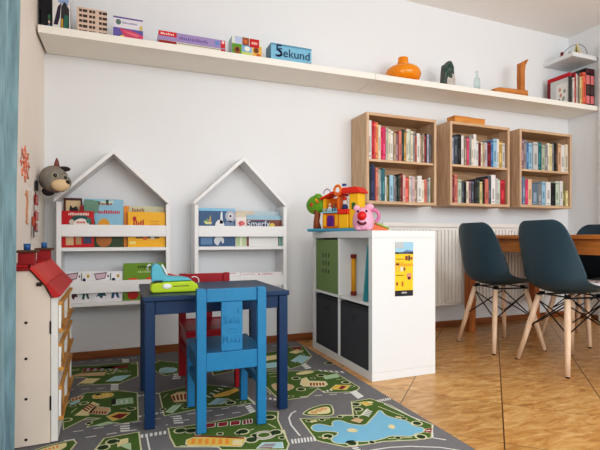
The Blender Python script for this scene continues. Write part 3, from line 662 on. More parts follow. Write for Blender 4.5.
# picture cubes
a2, b2 = spanx(231.5, 262, 2.715)
on_shelf('cube_puzzle', 'box of colourful picture cubes in green, blue and yellow with red tag', 'puzzle', 232, 262, 37.5, 2.715, (214,222,214),
    [(1, R(0,.0,.32,.62), (96,150,48)), (2, E(.17,.3,.1,.18), (150,84,34)), (3, E(.17,.34,.05,.09), (70,40,24)), (1, R(.33,.0,.65,.28), (196,206,120)), (1, R(.33,.28,.65,.62), (120,170,216)), (2, E(.5,.44,.1,.12), (232,232,214)), (1, R(.34,.6,.56,.98), (150,86,60)), (2, E(.44,.78,.06,.1), (206,110,60)),
     (1, R(.67,.0,.99,.64), (226,176,84)), (2, E(.8,.42,.09,.14), (120,66,34)), (2, E(.88,.18,.08,.1), (200,100,40)), (2, R(.58,.55,.9,.97), (190,28,34)), (3, R(.64,.7,.84,.82), (230,170,160)), (1, R(.1,.64,.33,.98), (186,196,226))], th=0.10, side=(196,216,214))
on_shelf('game_box', 'light blue game box lettered with dark blue title on the long shelf', 'board game', 271, 311.5, 45.8, 2.715, (126,186,214),
    [(1, R(0,.9,1,1), (92,150,180)), (1, R(.86,.0,1,.22), (150,160,170)), (1, R(.04,.02,.4,.14), (150,206,226))], [('5', .19, .58, .115, (20,44,84)), ('Sekund', .56, .52, .078, (20,40,76))], th=0.11, side=(92,140,160))
# orange pumpkin vase
c = at(403, 70, Y=2.79); ov = mat((238, 142, 18), 0.15, 0.04, 12, spec=0.6, name='orange_glaze')
zt = shelf_top(c.x) + 0.001
t = empty('vase', 'glossy orange squat gourd shaped vase with short neck on the long shelf', 'vase', (c.x - 0.004, 2.785, zt)); t.scale = (0.96, 0.96, 1.04)
B().lathe([(0.055,0),(0.105,0.008),(0.132,0.035),(0.139,0.065),(0.132,0.092),(0.105,0.115),(0.066,0.127),(0.045,0.135)], (0,0,0), ov, 36).build('body', t, subsurf=1)
B().lathe([(0.047,0.133),(0.043,0.150),(0.037,0.178),(0.039,0.185),(0.032,0.187),(0.028,0.160),(0.03,0.14)], (0,0,0), ov, 28).build('neck', t)
# green stone piece
c = at(448, 75, Y=2.78); zt = shelf_top(c.x + 0.07) + 0.001
gs = mat((44, 76, 66), 0.3, 0.5, 22, spec=0.5, name='green_stone'); wsn = mat((186, 178, 172), 0.5, 0.4, 30, name='pale_quartz'); dk = mat((76, 86, 82), 0.4, 0.4, 24)
b = B()
b.prism([(-.06,0),(.058,0),(.062,.05),(.05,.12),(.038,.155),(.02,.17),(-.005,.165),(-.02,.15),(-.045,.145),(-.055,.09)], 'y', -0.03, 0.03, dk)
o = b.build('stone_ornament', loc=(c.x - 0.006, 2.78, zt), bevel=0.012, seg=3); o.scale = (0.92, 0.92, 1.32); tag(o, 'dark green and grey carved stone piece beside the small glass bottle', 'ornament')
b = B(); b.prism([(-.03,.012),(.05,.010),(.054,.06),(.04,.09),(-.01,.085),(-.034,.05)], 'y', -0.038, -0.03, wsn); b.build('pale_vein', o, bevel=0.003)['label'] = 'pale quartz face'
b = B(); b.ball((0.012,-0.024,.125), (0.035,0.016,0.03), gs).ball((-0.03,-0.02,.10), (0.022,0.014,0.04), gs).ball((0.0,-0.03,.075), (0.03,0.012,0.018), gs); b.build('green_patch', o)['label'] = 'mossy green lump'
# glass bottle
c = at(476.5, 80, Y=2.76); zt = shelf_top(c.x + 0.03) + 0.001
GL = glass('clear_bottle_glass', (238, 248, 247))
o = B().lathe([(0.0285,0),(0.031,0.004),(0.031,0.088),(0.029,0.098),(0.018,0.112),(0.013,0.122),(0.012,0.146),(0.0145,0.148),(0.0145,0.157),(0.011,0.157),(0.0105,0.122),(0.016,0.11),(0.027,0.095),(0.0285,0.085),(0.0285,0.006),(0.001,0.005)], (0,0,0), GL, 24).build('glass_bottle', loc=(c.x + 0.004, 2.76, zt), normals=True); o.scale = (0.78, 0.78, 1.1)
tag(o, 'small clear glass bottle standing between the stone piece and the wooden sculpture', 'bottle')
# wooden L-shaped sculpture
c0 = at(495, 90, Y=2.75); c1 = at(528, 90, Y=2.75); zt = shelf_top(c1.x) + 0.001; W = c1.x - c0.x
WS = wood('orange_carved_wood', (208,142,78), (176,108,52), (3,20,20)); WSV = wood('orange_carved_wood_upright', (206,140,78), (172,104,52), (20,20,3))
t = empty('wood_sculpture', 'carved wooden sculpture, flat block with an upright angled neck', 'sculpture', (c0.x, 2.75, zt))
B().prism([(0,0.055),(0.0,0.03),(0.02,0.0),(W,0.0),(W+0.004,0.03),(W,0.082),(W-0.10,0.078),(0.05,0.070)], 'y', 0, 0.07, WS).build('base_block', t, bevel=0.004)
xs = W - 0.075
B().prism([(xs+0.01,0.083),(xs+0.056,0.083),(xs+0.056,0.24),(xs+0.064,0.295),(xs+0.096,0.345),(xs+0.092,0.350),(xs+0.034,0.318),(xs+0.010,0.308),(xs+0.008,0.19)], 'y', 0.012, 0.055, WSV).build('upright_neck', t, bevel=0.004)
# red framed picture standing across the shelf end
zt = shelf_top(3.57) + 0.001
t = empty('framed_picture', 'white print in a red frame leaning at the corner end of the long shelf', 'picture', (3.545, 2.69, zt)); t.scale = (1, 0.87, 1.0)
RF = mat((186,26,44), 0.4, 0.06)
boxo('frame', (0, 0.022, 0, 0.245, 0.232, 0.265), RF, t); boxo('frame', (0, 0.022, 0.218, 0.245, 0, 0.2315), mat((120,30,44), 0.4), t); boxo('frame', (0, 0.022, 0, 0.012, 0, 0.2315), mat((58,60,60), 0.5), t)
b = B(); b.box(0.008, 0.014, 0.0125, 0.2175, 0, 0.2315, mat((206,208,206), 0.5))
pn = mat((228,226,222), 0.5); gy = mat((150,156,150), 0.5); pk = mat((206,150,140), 0.5)
b.poly([(0.0075,0.03,0.01),(0.0075,0.15,0.01),(0.0075,0.15,0.19),(0.0075,0.03,0.19)], pn)
for yy, zz, m in ((0.07,0.06,gy),(0.10,0.09,pk),(0.12,0.05,gy),(0.06,0.12,gy),(0.11,0.14,pk),(0.08,0.035,gy)): b.ball((0.0075,yy,zz), (0.0012,0.014,0.018), m, 10, 6)
b.build('print', t, normals=False)
bks = [('grey', .018, .235, (70,74,76)), ('white', .014, .225, (222,216,210)), ('pale pink', .012, .23, (214,180,172)), ('dark red', .016, .275, (150,30,40)), ('grey-white', .018, .265, (196,196,192)), ('taupe', .014, .25, (176,150,130)), ('slate', .012, .29, (58,64,64)), ('cream', .026, .245, (206,190,150)), ('gold', .016, .25, (214,150,74)), ('coral', .036, .29, (232,112,92))]
x = 3.572
for i, (n, w, h, rgb) in enumerate(bks):
    b_ = book(x, w - 0.0006, shelf_top(x + w) + 0.001, h, 2.695, 0.19, rgb, '%s book on long shelf beside the pink binders, %s from the red framed picture' % (n, ORD[i]), 'books at the corner end of the long shelf', 500 + i); x += w
for i, nm in enumerate(('pink and black ring binder beside the coral book', 'pink and black ring binder at the door trim end of the long shelf')):
    w = 0.054; bb = B(); BK = mat((34,26,30), 0.5); PK = mat((222,130,132), 0.5); MG = mat((92,72,70), 0.5, 0.3)
    bb.box(0, w, 0, 0.22, 0, 0.33, BK)
    for za, zb, m in ((.02,.09,PK),(.10,.18,MG),(.19,.27,PK),(.29,.32,mat((96,40,50),0.5))): bb.box(0.005, w - 0.005, -0.001, 0, za, zb, m)
    o = bb.build('ring_binder', loc=(x, 2.695, shelf_top(x + w) + 0.001), bevel=0.001); tag(o, nm, 'binder', 'pink and black binders'); x += w + 0.001
# corner shelf ornaments
zc_ = 2.3255
o = B().lathe([(0.018,0),(0.022,0.01),(0.018,0.03),(0.010,0.038),(0.014,0.05),(0.008,0.062)], (0,0,0), mat((116,34,46),0.4), 16).build('figurine', loc=(3.635,2.83,zc_)); tag(o, 'small dark red figurine on the corner shelf', 'ornament')
o = B().lathe([(0.016,0),(0.022,0.012),(0.02,0.028),(0.012,0.034),(0.016,0.04)], (0,0,0), mat((110,118,116),0.4), 16).build('small_pot', loc=(3.655,2.765,zc_)); tag(o, 'tiny grey pot on the corner shelf beside the wire hoop', 'pot')
o = B().torus((0,0,0), 0.135, 0.0028, mat((150,152,154),0.4,metal=0.8), 'x', 0, PI, 30).box(-0.006,0.006,-0.135,0.135,0,0.004,mat((150,152,154),0.4,metal=0.8)).build('wire_hoop', loc=(3.75,2.815,zc_)); tag(o, 'thin grey wire hoop arching over the corner shelf', 'ornament')
b = B(); b.prism([(-.045,0),(.045,0),(.012,.09),(0,.115),(-.012,.09)], 'x', -0.008, 0.008, mat((222,210,168),0.5)); b.prism([(-.012,0.004),(.012,0.004),(0,.1)], 'x', -0.012, -0.008, mat((110,104,50),0.5))
o = b.build('tree_ornament', loc=(3.70,2.735,zc_), bevel=0.002); tag(o, 'pale yellow flat tree ornament on the corner shelf', 'ornament')

# ------------------------------------------------------------------ radiator
rad = empty('radiator', 'white ribbed panel radiator under the wall bookcases behind the dining table', 'radiator', (1.76, 2.80, 0.2))
W = 1.82; RADM = mat((232,230,226), 0.4, 0.01, name='radiator_enamel')
b = B(); n = 52; b.box(0, W, 0.012, 0.03, 0, 0.615, RADM)
for i in range(n):
    x = 0.012 + (W - 0.024) * i / n; b.box(x, x + 0.019, 0.0, 0.012, 0.02, 0.595, RADM)
b.build('front_panel', rad, bevel=0.003)
boxo('back_panel', (0, W, 0.085, 0.1, 0, 0.615), RADM, rad)
b = B(); b.box(-0.004, W + 0.004, -0.002, 0.004, 0.615, 0.645, RADM); b.box(-0.004, W + 0.004, 0.096, 0.102, 0.615, 0.645, RADM)
for i in range(60): b.box(W * i / 60, W * i / 60 + 0.012, 0.004, 0.096, 0.632, 0.636, RADM)
b.build('top_grille', rad)
boxo('side_cover', (-0.004, 0.0, 0.004, 0.096, 0.0, 0.6149), RADM, rad, bevel=0); boxo('side_cover', (W, W + 0.004, 0.004, 0.096, 0, 0.6149), RADM, rad, bevel=0)
b = B()
for x in (0.3, 1.5): b.box(x, x + 0.03, 0.1, 0.158, 0.1, 0.55, RADM)
b.build('wall_mount', rad)

# ------------------------------------------------------------------ white cube shelving unit
UX0, UX1, UY0, UY1 = 1.169, 1.562, 1.962, 2.732
un = empty('shelving_unit', 'white two by two cube shelving unit with a yellow flyer on its end panel', 'shelf', (UX0, UY0, 0.0))
D, L, T = UX1 - UX0, UY1 - UY0, 0.038
boxo('top_panel', (0, D, 0, L, 0.732, 0.77), WHITE, un); boxo('bottom_panel', (0, D, 0, L, 0.0, 0.042), WHITE, un)
boxo('side_panel', (0.0005, D, 0.0005, T, 0.0425, 0.7315), WHITE, un); boxo('side_panel', (0.0005, D, L - T, L - 0.0005, 0.0425, 0.7315), WHITE, un)
boxo('divider', (0.0008, D - 0.002, L/2 - 0.008, L/2 + 0.008, 0.0425, 0.7315), WHITE, un)
boxo('shelf', (0.0008, D - 0.002, T, L/2 - 0.0082, 0.379, 0.395), WHITE, un); boxo('shelf', (0.0008, D - 0.002, L/2 + 0.0082, L - T, 0.379, 0.395), WHITE, un)
# fabric boxes
def fabric_box(y0, z0, rgb, label, holes=False, h=0.325, dx=0.006):
    t = empty('storage_box', label, 'storage box', (UX0 + dx, UY0 + y0, z0), group='cube fabric storage boxes')
    m = mat(rgb, 0.9, 0.12, 220, bump=0.4); W = 0.326
    b = B(); b.box(0, 0.008, 0, W, 0, h, m); b.box(0.34, 0.348, 0, W, 0, h, m); b.box(0.008, 0.34, 0, 0.008, 0, h, m); b.box(0.008, 0.34, W - 0.008, W, 0, h, m); b.box(0.008, 0.34, 0.008, W - 0.008, 0, 0.008, m)
    b.build('body', t, bevel=0.002)
    if holes:
        b = B(); hm = mat((72,92,60), 0.9)
        for i in range(3):
            for j in range(3): b.box(-0.0012, 0.0, 0.125 + 0.042 * j, 0.14 + 0.042 * j, 0.115 + 0.05 * i, 0.14 + 0.05 * i, hm)
        b.build('handle_holes', t)
    else:
        b = B(); b.torus((-0.001, W/2, h - 0.075), 0.018, 0.003, mat((60,60,64),0.5), 'x'); b.build('handle_ring', t)
        b = B(); b.box(-0.0015, 0.0, 0.004, W - 0.004, h - 0.022, h - 0.002, mat(tuple(v * 0.8 for v in rgb), 0.9, 0.1, 200)); b.build('hem', t)
    return t
fabric_box(0.0405, 0.0425, (70,71,78), 'dark grey fabric box in the lower cube nearest the yellow flyer panel')
fabric_box(0.3955, 0.0425, (68,69,76), 'dark grey fabric box in the lower cube under the green box')
fabric_box(0.3955, 0.3955, (126,150,100), 'sage green fabric box with punched holes in the upper cube', True)
# rolling stick and teal book
t = empty('toy_roller', 'yellow rod with dark red ends standing in the open upper cube', 'toy', (1.247, 2.302, 0.3955))
B().cyl((0,0,0.024), (0,0,0.216), 0.0135, 0.0135, mat((226,164,32),0.4), 18).build('rod', t)
for z in (0.0, 0.2165): B().lathe([(0.014,0),(0.018,0.003),(0.018,0.02),(0.014,0.0235)], (0,0,z), mat((130,40,28),0.4), 18).build('end_cap', t)
b = B(); TL = mat((66,150,160), 0.5); b.box(0, 0.24, 0, 0.012, 0, 0.30, TL); b.box(0.003, 0.237, 0.002, 0.010, 0.2995, 0.3008, PAGES)
o = b.build('thin_book', loc=(1.176, 2.056, 0.3965), rot=(math.radians(8.5), 0, 0)); tag(o, 'thin teal book leaning inside the open upper cube', 'book')
# flyer
a0, a1 = at(394.8, 260, Y=UY0).x, at(412.8, 260, Y=UY0).x; z1, z0 = at(403, 241.8, Y=UY0).z, at(403, 296, Y=UY0).z
b = B(); W, H = a1 - a0, z1 - z0; YEL = mat((242,196,40), 0.4, 0.05)
b.box(0, W, 0, 0.0008, 0, H, YEL)
P = lambda ly, r, c: b.poly([(p[0] * W, -0.0004 * ly, p[1] * H) for p in r], mat(c, 0.4, 0.05))
P(1, R(0,.81,1,1), (150,196,220)); P(2, R(0,.88,.45,1), (176,186,190)); P(1, R(0,.775,1,.81), (34,38,44)); P(2, [(.4,.81),(.62,.85),(1,.835),(1,.81)], (96,124,160)); P(1, R(0,0,1,.105), (34,36,42)); P(1, R(0,.55,1,.60), (244,160,40)); P(1, R(0,.46,.5,.55), (246,186,60))
for x, z, w_, h_, c in ((.55,.66,.14,.08,(120,60,50)),(.72,.65,.1,.1,(60,50,60)),(.84,.67,.12,.05,(140,70,50)),(.3,.46,.12,.08,(226,226,220)),(.46,.47,.1,.06,(120,80,60)),(.04,.57,.18,.035,(90,60,50)),(.65,.32,.25,.1,(206,140,120)),(.7,.3,.15,.05,(140,80,80)),(.06,.2,.1,.06,(150,90,40)),(.36,.18,.1,.09,(180,110,40))): P(3, R(x, z, x + w_, z + h_), c)
for zz in (.685,.67,.61,.385,.375): 
    for ly, r, c in scrawl(.05,.48,zz,.012,14,(120,90,40),3): P(ly, r, c)
for ly, r, c in scrawl(.2,.8,.785,.014,10,(150,150,150),3) + scrawl(.36,.66,.05,.03,7,(220,220,220),3): P(ly, r, c)
o = b.build('flyer_sign', loc=(a0, UY0 - 0.0012, z0), normals=False, rot=(0, math.radians(0.4), 0)); tag(o, 'tall yellow and blue printed flyer stuck on the white unit end panel', 'flyer')

# ------------------------------------------------------------------ toys on top of the unit
UT = 0.7708
t = empty('toy_house', 'colourful plastic toy house with a tree on the white unit', 'toy', (1.092, 2.672, UT), math.radians(-59.4)); t.scale = (0.96, 1.0, 1.12)
tB, tO, tY, tR, tP, tG, tBr = mat((84,160,190),0.3), mat((236,124,34),0.3), mat((246,190,40),0.3), mat((222,54,34),0.3), mat((104,44,140),0.3), mat((112,168,44),0.35), mat((150,84,48),0.4)
tW, tLB, tLV = mat((232,226,224),0.35), mat((140,196,214),0.3), mat((186,166,196),0.3)
boxo('base', (0.022,0.40,-0.01,0.10,0,0.018), tB, t, bevel=0.006)
B().tube([(0.075,0.035,0.018),(0.068,0.035,0.06),(0.078,0.035,0.10),(0.07,0.035,0.125)], [0.028,0.02,0.02,0.026], tBr, 12).build('tree_trunk', t)
b = B(); b.ball((0.06,0.035,0.155),(0.075,0.03,0.055),tG).ball((0.035,0.035,0.145),(0.035,0.026,0.035),tG).ball((0.105,0.035,0.15),(0.035,0.026,0.04),tG).ball((0.08,0.035,0.195),(0.035,0.024,0.025),tG); tr = b.build('tree_crown', t)
b = B(); b.ball((0.05,0.006,0.155),(0.012,0.006,0.011),tR,10,6); b.build('apple', tr)
b = B(); b.ball((0.098,0.004,0.17),(0.012,0.006,0.009),tO,10,6).ball((0.088,0.004,0.182),(0.010,0.006,0.008),tY,10,6); b.build('blossom', tr)
boxo('ground_floor', (0.135,0.262,0.01,0.09,0.018,0.103), tO, t, bevel=0.004)
b = B(); b.prism([(0.175,0.03),(0.228,0.03),(0.228,0.075),(0.218,0.09),(0.185,0.09),(0.175,0.075)], 'y', 0.004, 0.0099, tP); b.build('door', t, bevel=0.002)
boxo('yellow_panel', (0.145,0.165,0.006,0.0099,0.03,0.095), tY, t, bevel=0); boxo('yellow_panel', (0.238,0.256,0.006,0.0099,0.03,0.095), tY, t, bevel=0)
b = B(); b.box(0.14,0.262,-0.004,0.09,0.1035,0.112,tLB); 
for i in range(7): b.box(0.145+0.017*i,0.150+0.017*i,-0.003,0.001,0.112,0.13,tLB)
b.build('balcony', t)
b = B(); b.box(0.14,0.15,0.01,0.08,0.1125,0.185,tY); b.box(0.252,0.262,0.01,0.08,0.1125,0.20,tO); b.box(0.15,0.252,0.07,0.08,0.1125,0.19,tO); b.build('upper_floor', t)
b = B(); b.ball((0.18,0.03,0.150),(0.011,0.010,0.012),mat((226,180,150),0.4),12,8).lathe([(0.014,0.1125),(0.012,0.135),(0.006,0.141)], (0.18,0.03,0), tW, 12).ball((0.215,0.03,0.145),(0.011,0.010,0.012),mat((160,100,70),0.4),12,8).lathe([(0.014,0.1125),(0.012,0.13),(0.006,0.136)], (0.215,0.03,0), mat((70,90,130),0.4), 12); b.build('doll_figure', t)
B().prism([(0.118,0.188),(0.125,0.178),(0.215,0.208),(0.285,0.196),(0.288,0.207),(0.22,0.222)], 'y', -0.005, 0.09, tR).build('roof', t, bevel=0.003)
B().torus((0.262,-0.002,0.226), 0.025, 0.008, tO, 'y').build('clock_ring', t)
B().torus((0.165,0.02,0.214), 0.026, 0.004, tLV, 'y', 0, PI).build('handle_arch', t)
boxo('red_awning', (0.262,0.34,-0.004,0.09,0.095,0.122), tR, t, bevel=0.004); boxo('yellow_door', (0.266,0.335,0.004,0.09,0.018,0.0945), tY, t, bevel=0.003)
b = B(); b.ball((0.297,0.03,0.16),(0.016,0.012,0.016),tW,12,8).lathe([(0.02,0.1225),(0.018,0.14),(0.008,0.15)], (0.297,0.03,0), mat((40,60,120),0.4), 12).ball((0.297,0.03,0.18),(0.014,0.012,0.012),tR,12,8); b.build('doll_figure', t)
boxo('tower', (0.34,0.41,0.01,0.09,0.018,0.205), tY, t, bevel=0.004); boxo('window', (0.362,0.388,0.004,0.0099,0.12,0.155), mat((70,110,60),0.4), t)
B().prism([(0.27,0.205),(0.272,0.218),(0.3,0.238),(0.40,0.240),(0.428,0.215),(0.428,0.2055)], 'y', -0.006, 0.095, tR).build('tower_roof', t, bevel=0.004)
B().cyl((0.285,0.04,0.238),(0.285,0.04,0.252),0.006,0.006,tW,10).box(0.275,0.295,0.03,0.05,0.252,0.264,mat((60,90,150),0.3)).build('chimney', t)

PIG = mat((232,168,192),0.35,0.05,name='pink_plastic'); 
t = empty('toy_pig', 'pink plastic toy animal with a big red nose on the white unit', 'toy', (1.208, 2.12, UT), math.radians(-30)); t.scale = (0.93, 0.93, 1.06)
B().lathe([(0.028,0),(0.054,0.004),(0.064,0.03),(0.064,0.06),(0.056,0.088),(0.04,0.108),(0.02,0.118),(0.004,0.121)], (0,0,0), PIG, 28).build('body', t, subsurf=1)
B().ball((-0.008,-0.062,0.074),(0.027,0.022,0.023),mat((214,34,34),0.25)).build('nose', t)
b = B(); b.tube([(-0.032,-0.060,0.046),(-0.02,-0.068,0.035),(0.0,-0.070,0.033),(0.016,-0.066,0.040)], 0.0065, mat((96,24,34),0.4)); b.build('mouth', t)
b = B(); b.ball((-0.03,-0.046,0.098),0.0065,mat((30,24,28),0.2),10,8).ball((0.018,-0.048,0.098),0.0065,mat((30,24,28),0.2),10,8); b.build('eyes', t)
b = B(); b.ball((-0.038,-0.01,0.115),(0.02,0.010,0.016),PIG,12,8); b.build('ear', t)
b = B(); b.ball((0.036,-0.005,0.122),(0.026,0.012,0.017),PIG,12,8); b.build('ear', t)
B().torus((0.058,0.015,0.075),0.032,0.010,mat((206,120,160),0.35),'y',-PI*0.4,PI*0.75).build('handle_ear', t)
b = B(); b.ball((-0.028,-0.04,0.012),(0.02,0.018,0.012),PIG,12,8).ball((0.03,-0.04,0.012),(0.02,0.018,0.012),PIG,12,8); b.build('feet', t)
t = empty('toy_slide', 'green, yellow and orange plastic toy slide behind the pink toy', 'toy', (1.30, 2.19, UT), math.radians(-8)); t.scale = (0.85, 0.9, 0.9)
B().prism([(0,0),(0.12,0),(0.12,0.012),(0.0,0.052)], 'y', 0, 0.012, mat((236,110,60),0.35)).build('side_wall', t, bevel=0.002); B().prism([(0,0),(0.11,0),(0.11,0.012),(0.0,0.055)], 'y', 0.055, 0.067, tY).build('side_wall', t, bevel=0.002)
B().prism([(0.002,0.055),(0.132,0.012),(0.132,0.02),(0.002,0.068)], 'y', 0.0, 0.067, mat((150,180,50),0.35)).build('chute', t, bevel=0.002)

# ------------------------------------------------------------------ children's table
NAVY = mat((14,52,90),0.38,0.12,26,name='navy_blue_paint'); BLUE = mat((40,120,164),0.38,0.1,26,name='bright_blue_paint'); REDP = mat((158,16,32),0.38,0.1,26,name='red_paint')
TX0, TX1, TY0, TY1, TZ = 0.064, 0.650, 1.765, 2.272, 0.51
kt = empty('childrens_table', 'small navy blue wooden childrens table standing on the play rug', 'table', ((TX0+TX1)/2, (TY0+TY1)/2, RZ))
hx, hy, tz = (TX1-TX0)/2, (TY1-TY0)/2, TZ - RZ
boxo('tabletop', (-hx, hx, -hy, hy, tz - 0.02, tz), NAVY, kt, bevel=0.004)
lg = 0.038
for sx in (-1, 1):
    for sy in (-1, 1):
        x = sx * (hx - 0.006); y = sy * (hy - 0.006)
        boxo('leg', (min(x, x - sx*lg), max(x, x - sx*lg), min(y, y - sy*lg), max(y, y - sy*lg), 0, tz - 0.0205), NAVY, kt, bevel=0.003)
for sy in (-1, 1):
    y = sy * (hy - 0.016); boxo('apron', (-hx + lg + 0.0065, hx - lg - 0.0065, min(y, y - sy*0.018), max(y, y - sy*0.018), tz - 0.072, tz - 0.0205), NAVY, kt)
for sx in (-1, 1):
    x = sx * (hx - 0.016); boxo('apron', (min(x, x - sx*0.018), max(x, x - sx*0.018), -hy + lg + 0.0065, hy - lg - 0.0065, tz - 0.072, tz - 0.0205), NAVY, kt)

def kid_chair(x, y, rz, m, label, relief):
    """origin at the centre between the legs; the back is towards local -y"""
    t = empty('childrens_chair', label, 'chair', (x, y, RZ), rz, 'small wooden childrens chairs')
    h = 0.535; w = 0.116; d = 0.138; p = 0.018
    for s in (-1, 1):
        B().prism([(s*w-p,0),(s*w+p,0),(s*w+p,h-0.012),(s*w+p-0.006,h),(s*w-p,h)], 'y', -d-0.016, -d+0.014, m).build('back_post', t, bevel=0.003)
        boxo('leg', (s*w-0.016, s*w+0.016, d-0.016, d+0.016, 0, 0.272), m, t, bevel=0.003)
        boxo('stretcher', (s*w-0.010, s*w+0.010, -d+0.0145, d-0.0165, 0.150, 0.176), m, t)
        boxo('side_rail', (s*w-0.012, s*w+0.012, -d+0.0145, d-0.0165, 0.215, 0.270), m, t)
    boxo('back_rail', (-w+p+0.0003, w-p-0.0003, -d-0.010, -d+0.010, h-0.052, h-0.002), m, t, bevel=0.003)
    boxo('seat_rail', (-w+p+0.0003, w-p-0.0003, -d-0.012, -d+0.008, 0.225, 0.294), m, t); boxo('seat_rail', (-w+0.0165, w-0.0165, d-0.010, d+0.010, 0.215, 0.271), m, t)
    boxo('seat', (-w-0.018, w+0.018, -d+0.015, d+0.02, 0.2725, 0.290), m, t, bevel=0.004)
    sp = boxo('splat', (-0.041, 0.041, -d-0.006, -d+0.006, 0.2945, h-0.0525), m, t, bevel=0.002)
    if relief:
        b = B(); yy = -d - 0.0062
        st = lambda pts: b.tube([(px_, yy, pz) for px_, pz in pts], 0.0016, m, 6)
        st([(-.026,.415),(-.034,.420),(-.030,.427),(-.020,.424)]); st([(-.026,.415),(-.020,.405),(-.030,.398),(-.035,.403)])
        st([(-.012,.400),(-.006,.418),(.0,.400)]); st([(.008,.425),(.008,.400)]); st([(.018,.418),(.018,.400)]); st([(.026,.400),(.028,.418)])
        st([(.018,.440),(.028,.444)]); st([(.02,.452),(.03,.450)])
        st([(-.018,.372),(-.008,.366),(.008,.364),(.022,.370)]); st([(-.012,.38),(.0,.376),(.016,.378)])
        st([(-.034,.325),(-.032,.350),(-.025,.336),(-.018,.350),(-.016,.325)]); st([(-.008,.325),(-.002,.342),(.006,.326)]); st([(.014,.350),(.014,.326),(.022,.326)]); st([(.028,.345),(.028,.328)])
        b.build('relief_motif', sp)['label'] = 'raised decoration on the splat'
    return t
kid_chair(0.381, 1.812, 0.0, BLUE, 'bright blue wooden childrens chair with raised motif on its back', True)
kid_chair(0.399, 2.268, PI, REDP, 'red wooden childrens chair tucked behind the navy childrens table', False)

# toy till on the table
t = empty('toy_till', 'lime green and turquoise plastic toy till on the navy childrens table', 'toy', (0.098, 1.868, TZ + 0.0008), math.radians(-1))
LIME = mat((178,204,40),0.35,0.04); TURQ = mat((92,176,196),0.4,0.05); TW2 = mat((226,230,226),0.35)
b = B(); b.prism([(0.004,0),(0.182,0),(0.187,0.012),(0.184,0.030),(0.160,0.044),(0.02,0.042),(0.0,0.034),(-0.002,0.012)], 'y', 0, 0.105, LIME); b.build('base', t, bevel=0.006, seg=3)
b = B(); b.prism([(0.004,0.0425),(0.001,0.075),(0.004,0.105),(0.012,0.116),(0.026,0.116),(0.038,0.108),(0.050,0.085),(0.058,0.068),(0.085,0.062),(0.12,0.060),(0.15,0.054),(0.165,0.0455)], 'y', 0.012, 0.095, TURQ); b.build('housing', t, bevel=0.005, seg=3)
b = B(); b.prism([(0.040,0.112),(0.052,0.088),(0.060,0.071),(0.066,0.073),(0.058,0.092),(0.046,0.116)], 'y', 0.008, 0.03, mat((206,224,226),0.35)); b.build('paper_slot', t)
B().ball((0.062,-0.001,0.026),(0.018,0.004,0.011),TW2,16,8).build('oval_badge', t)
b = B(); b.box(0.086,0.148,-0.0012,0.0,0.024,0.027,mat((60,70,40),0.5)); b.build('slot', t)
b = B(); b.box(0.012,0.045,-0.001,0.012,0.043,0.050,mat((30,40,46),0.5)); b.build('dark_gap', t)
b = B(); b.tube([(-0.004,0.05,0.085),(-0.012,0.05,0.095),(-0.010,0.05,0.108),(0.0,0.05,0.112)], 0.004, TW2); b.build('side_crank', t)
t2 = empty('toy_tray', 'orange plastic toy tray propped behind the lime green toy till', 'toy', (0.16, 1.985, TZ + 0.0008))
B().prism([(0.0,0.0),(0.13,0.0),(0.13,0.018),(0.06,0.046),(0.0,0.062)], 'y', 0, 0.07, mat((238,140,96),0.4)).build('tray', t2, bevel=0.003)
B().tube([(0.002,0.03,0.067),(0.06,0.03,0.052),(0.13,0.03,0.024)], 0.004, mat((200,60,40),0.4)).build('rim', t2)
B().torus((0.128,0.02,0.03),0.02,0.0022,TW2,'y',-0.5,2.2).build('wire_loop', t2)

# ------------------------------------------------------------------ dollhouse
DA = math.radians(1.8)
dh = empty('dollhouse', 'tall cream and red wooden dollhouse beside the teal curtain', 'dollhouse', (-0.244 + 0.244 * math.cos(DA) + 1.785 * math.sin(DA), 1.785 + 0.244 * math.sin(DA) - 1.785 * math.cos(DA), RZ), DA)
DCR = mat((230,216,202),0.55,0.03,12,name='dollhouse_cream'); DWH = mat((232,230,226),0.5,0.02); DRED = mat((186,40,42),0.5,0.12,18,name='dollhouse_red'); DDR = mat((150,24,32),0.5,0.1,18); DBR = mat((96,62,46),0.5); DBL = mat((52,100,156),0.4)
XB, XF, Y_0, Y_1 = -0.398, -0.244, 1.785, 2.335
b = B(); b.prism([(XB,0),(XF,0),(XF,0.515),(-0.262,0.553),(-0.308,0.610),(XB,0.610)], 'y', Y_0, Y_0 + 0.012, DCR); sp = b.build('end_panel', dh, bevel=0.001)
b = B()
for zz in (0.024, 0.165, 0.305, 0.43): b.cyl((-0.318, Y_0 - 0.002, zz), (-0.318, Y_0, zz), 0.005, 0.004, mat((70,62,58),0.4,metal=0.6), 10)
b.build('screws', sp)
b = B(); b.prism([(XB,0),(XF,0),(XF,0.515),(-0.262,0.553),(-0.308,0.610),(XB,0.610)], 'y', Y_1 - 0.012, Y_1, DCR); b.build('end_panel', dh, bevel=0.001)
boxo('back_panel', (XB, XB + 0.008, Y_0 + 0.0125, Y_1 - 0.0125, 0, 0.6), DCR, dh)
for z in (0.0, 0.17, 0.34): boxo('floor_board', (XB + 0.0085, XF, Y_0 + 0.0125, Y_1 - 0.0125, z, z + 0.01), PINE, dh)
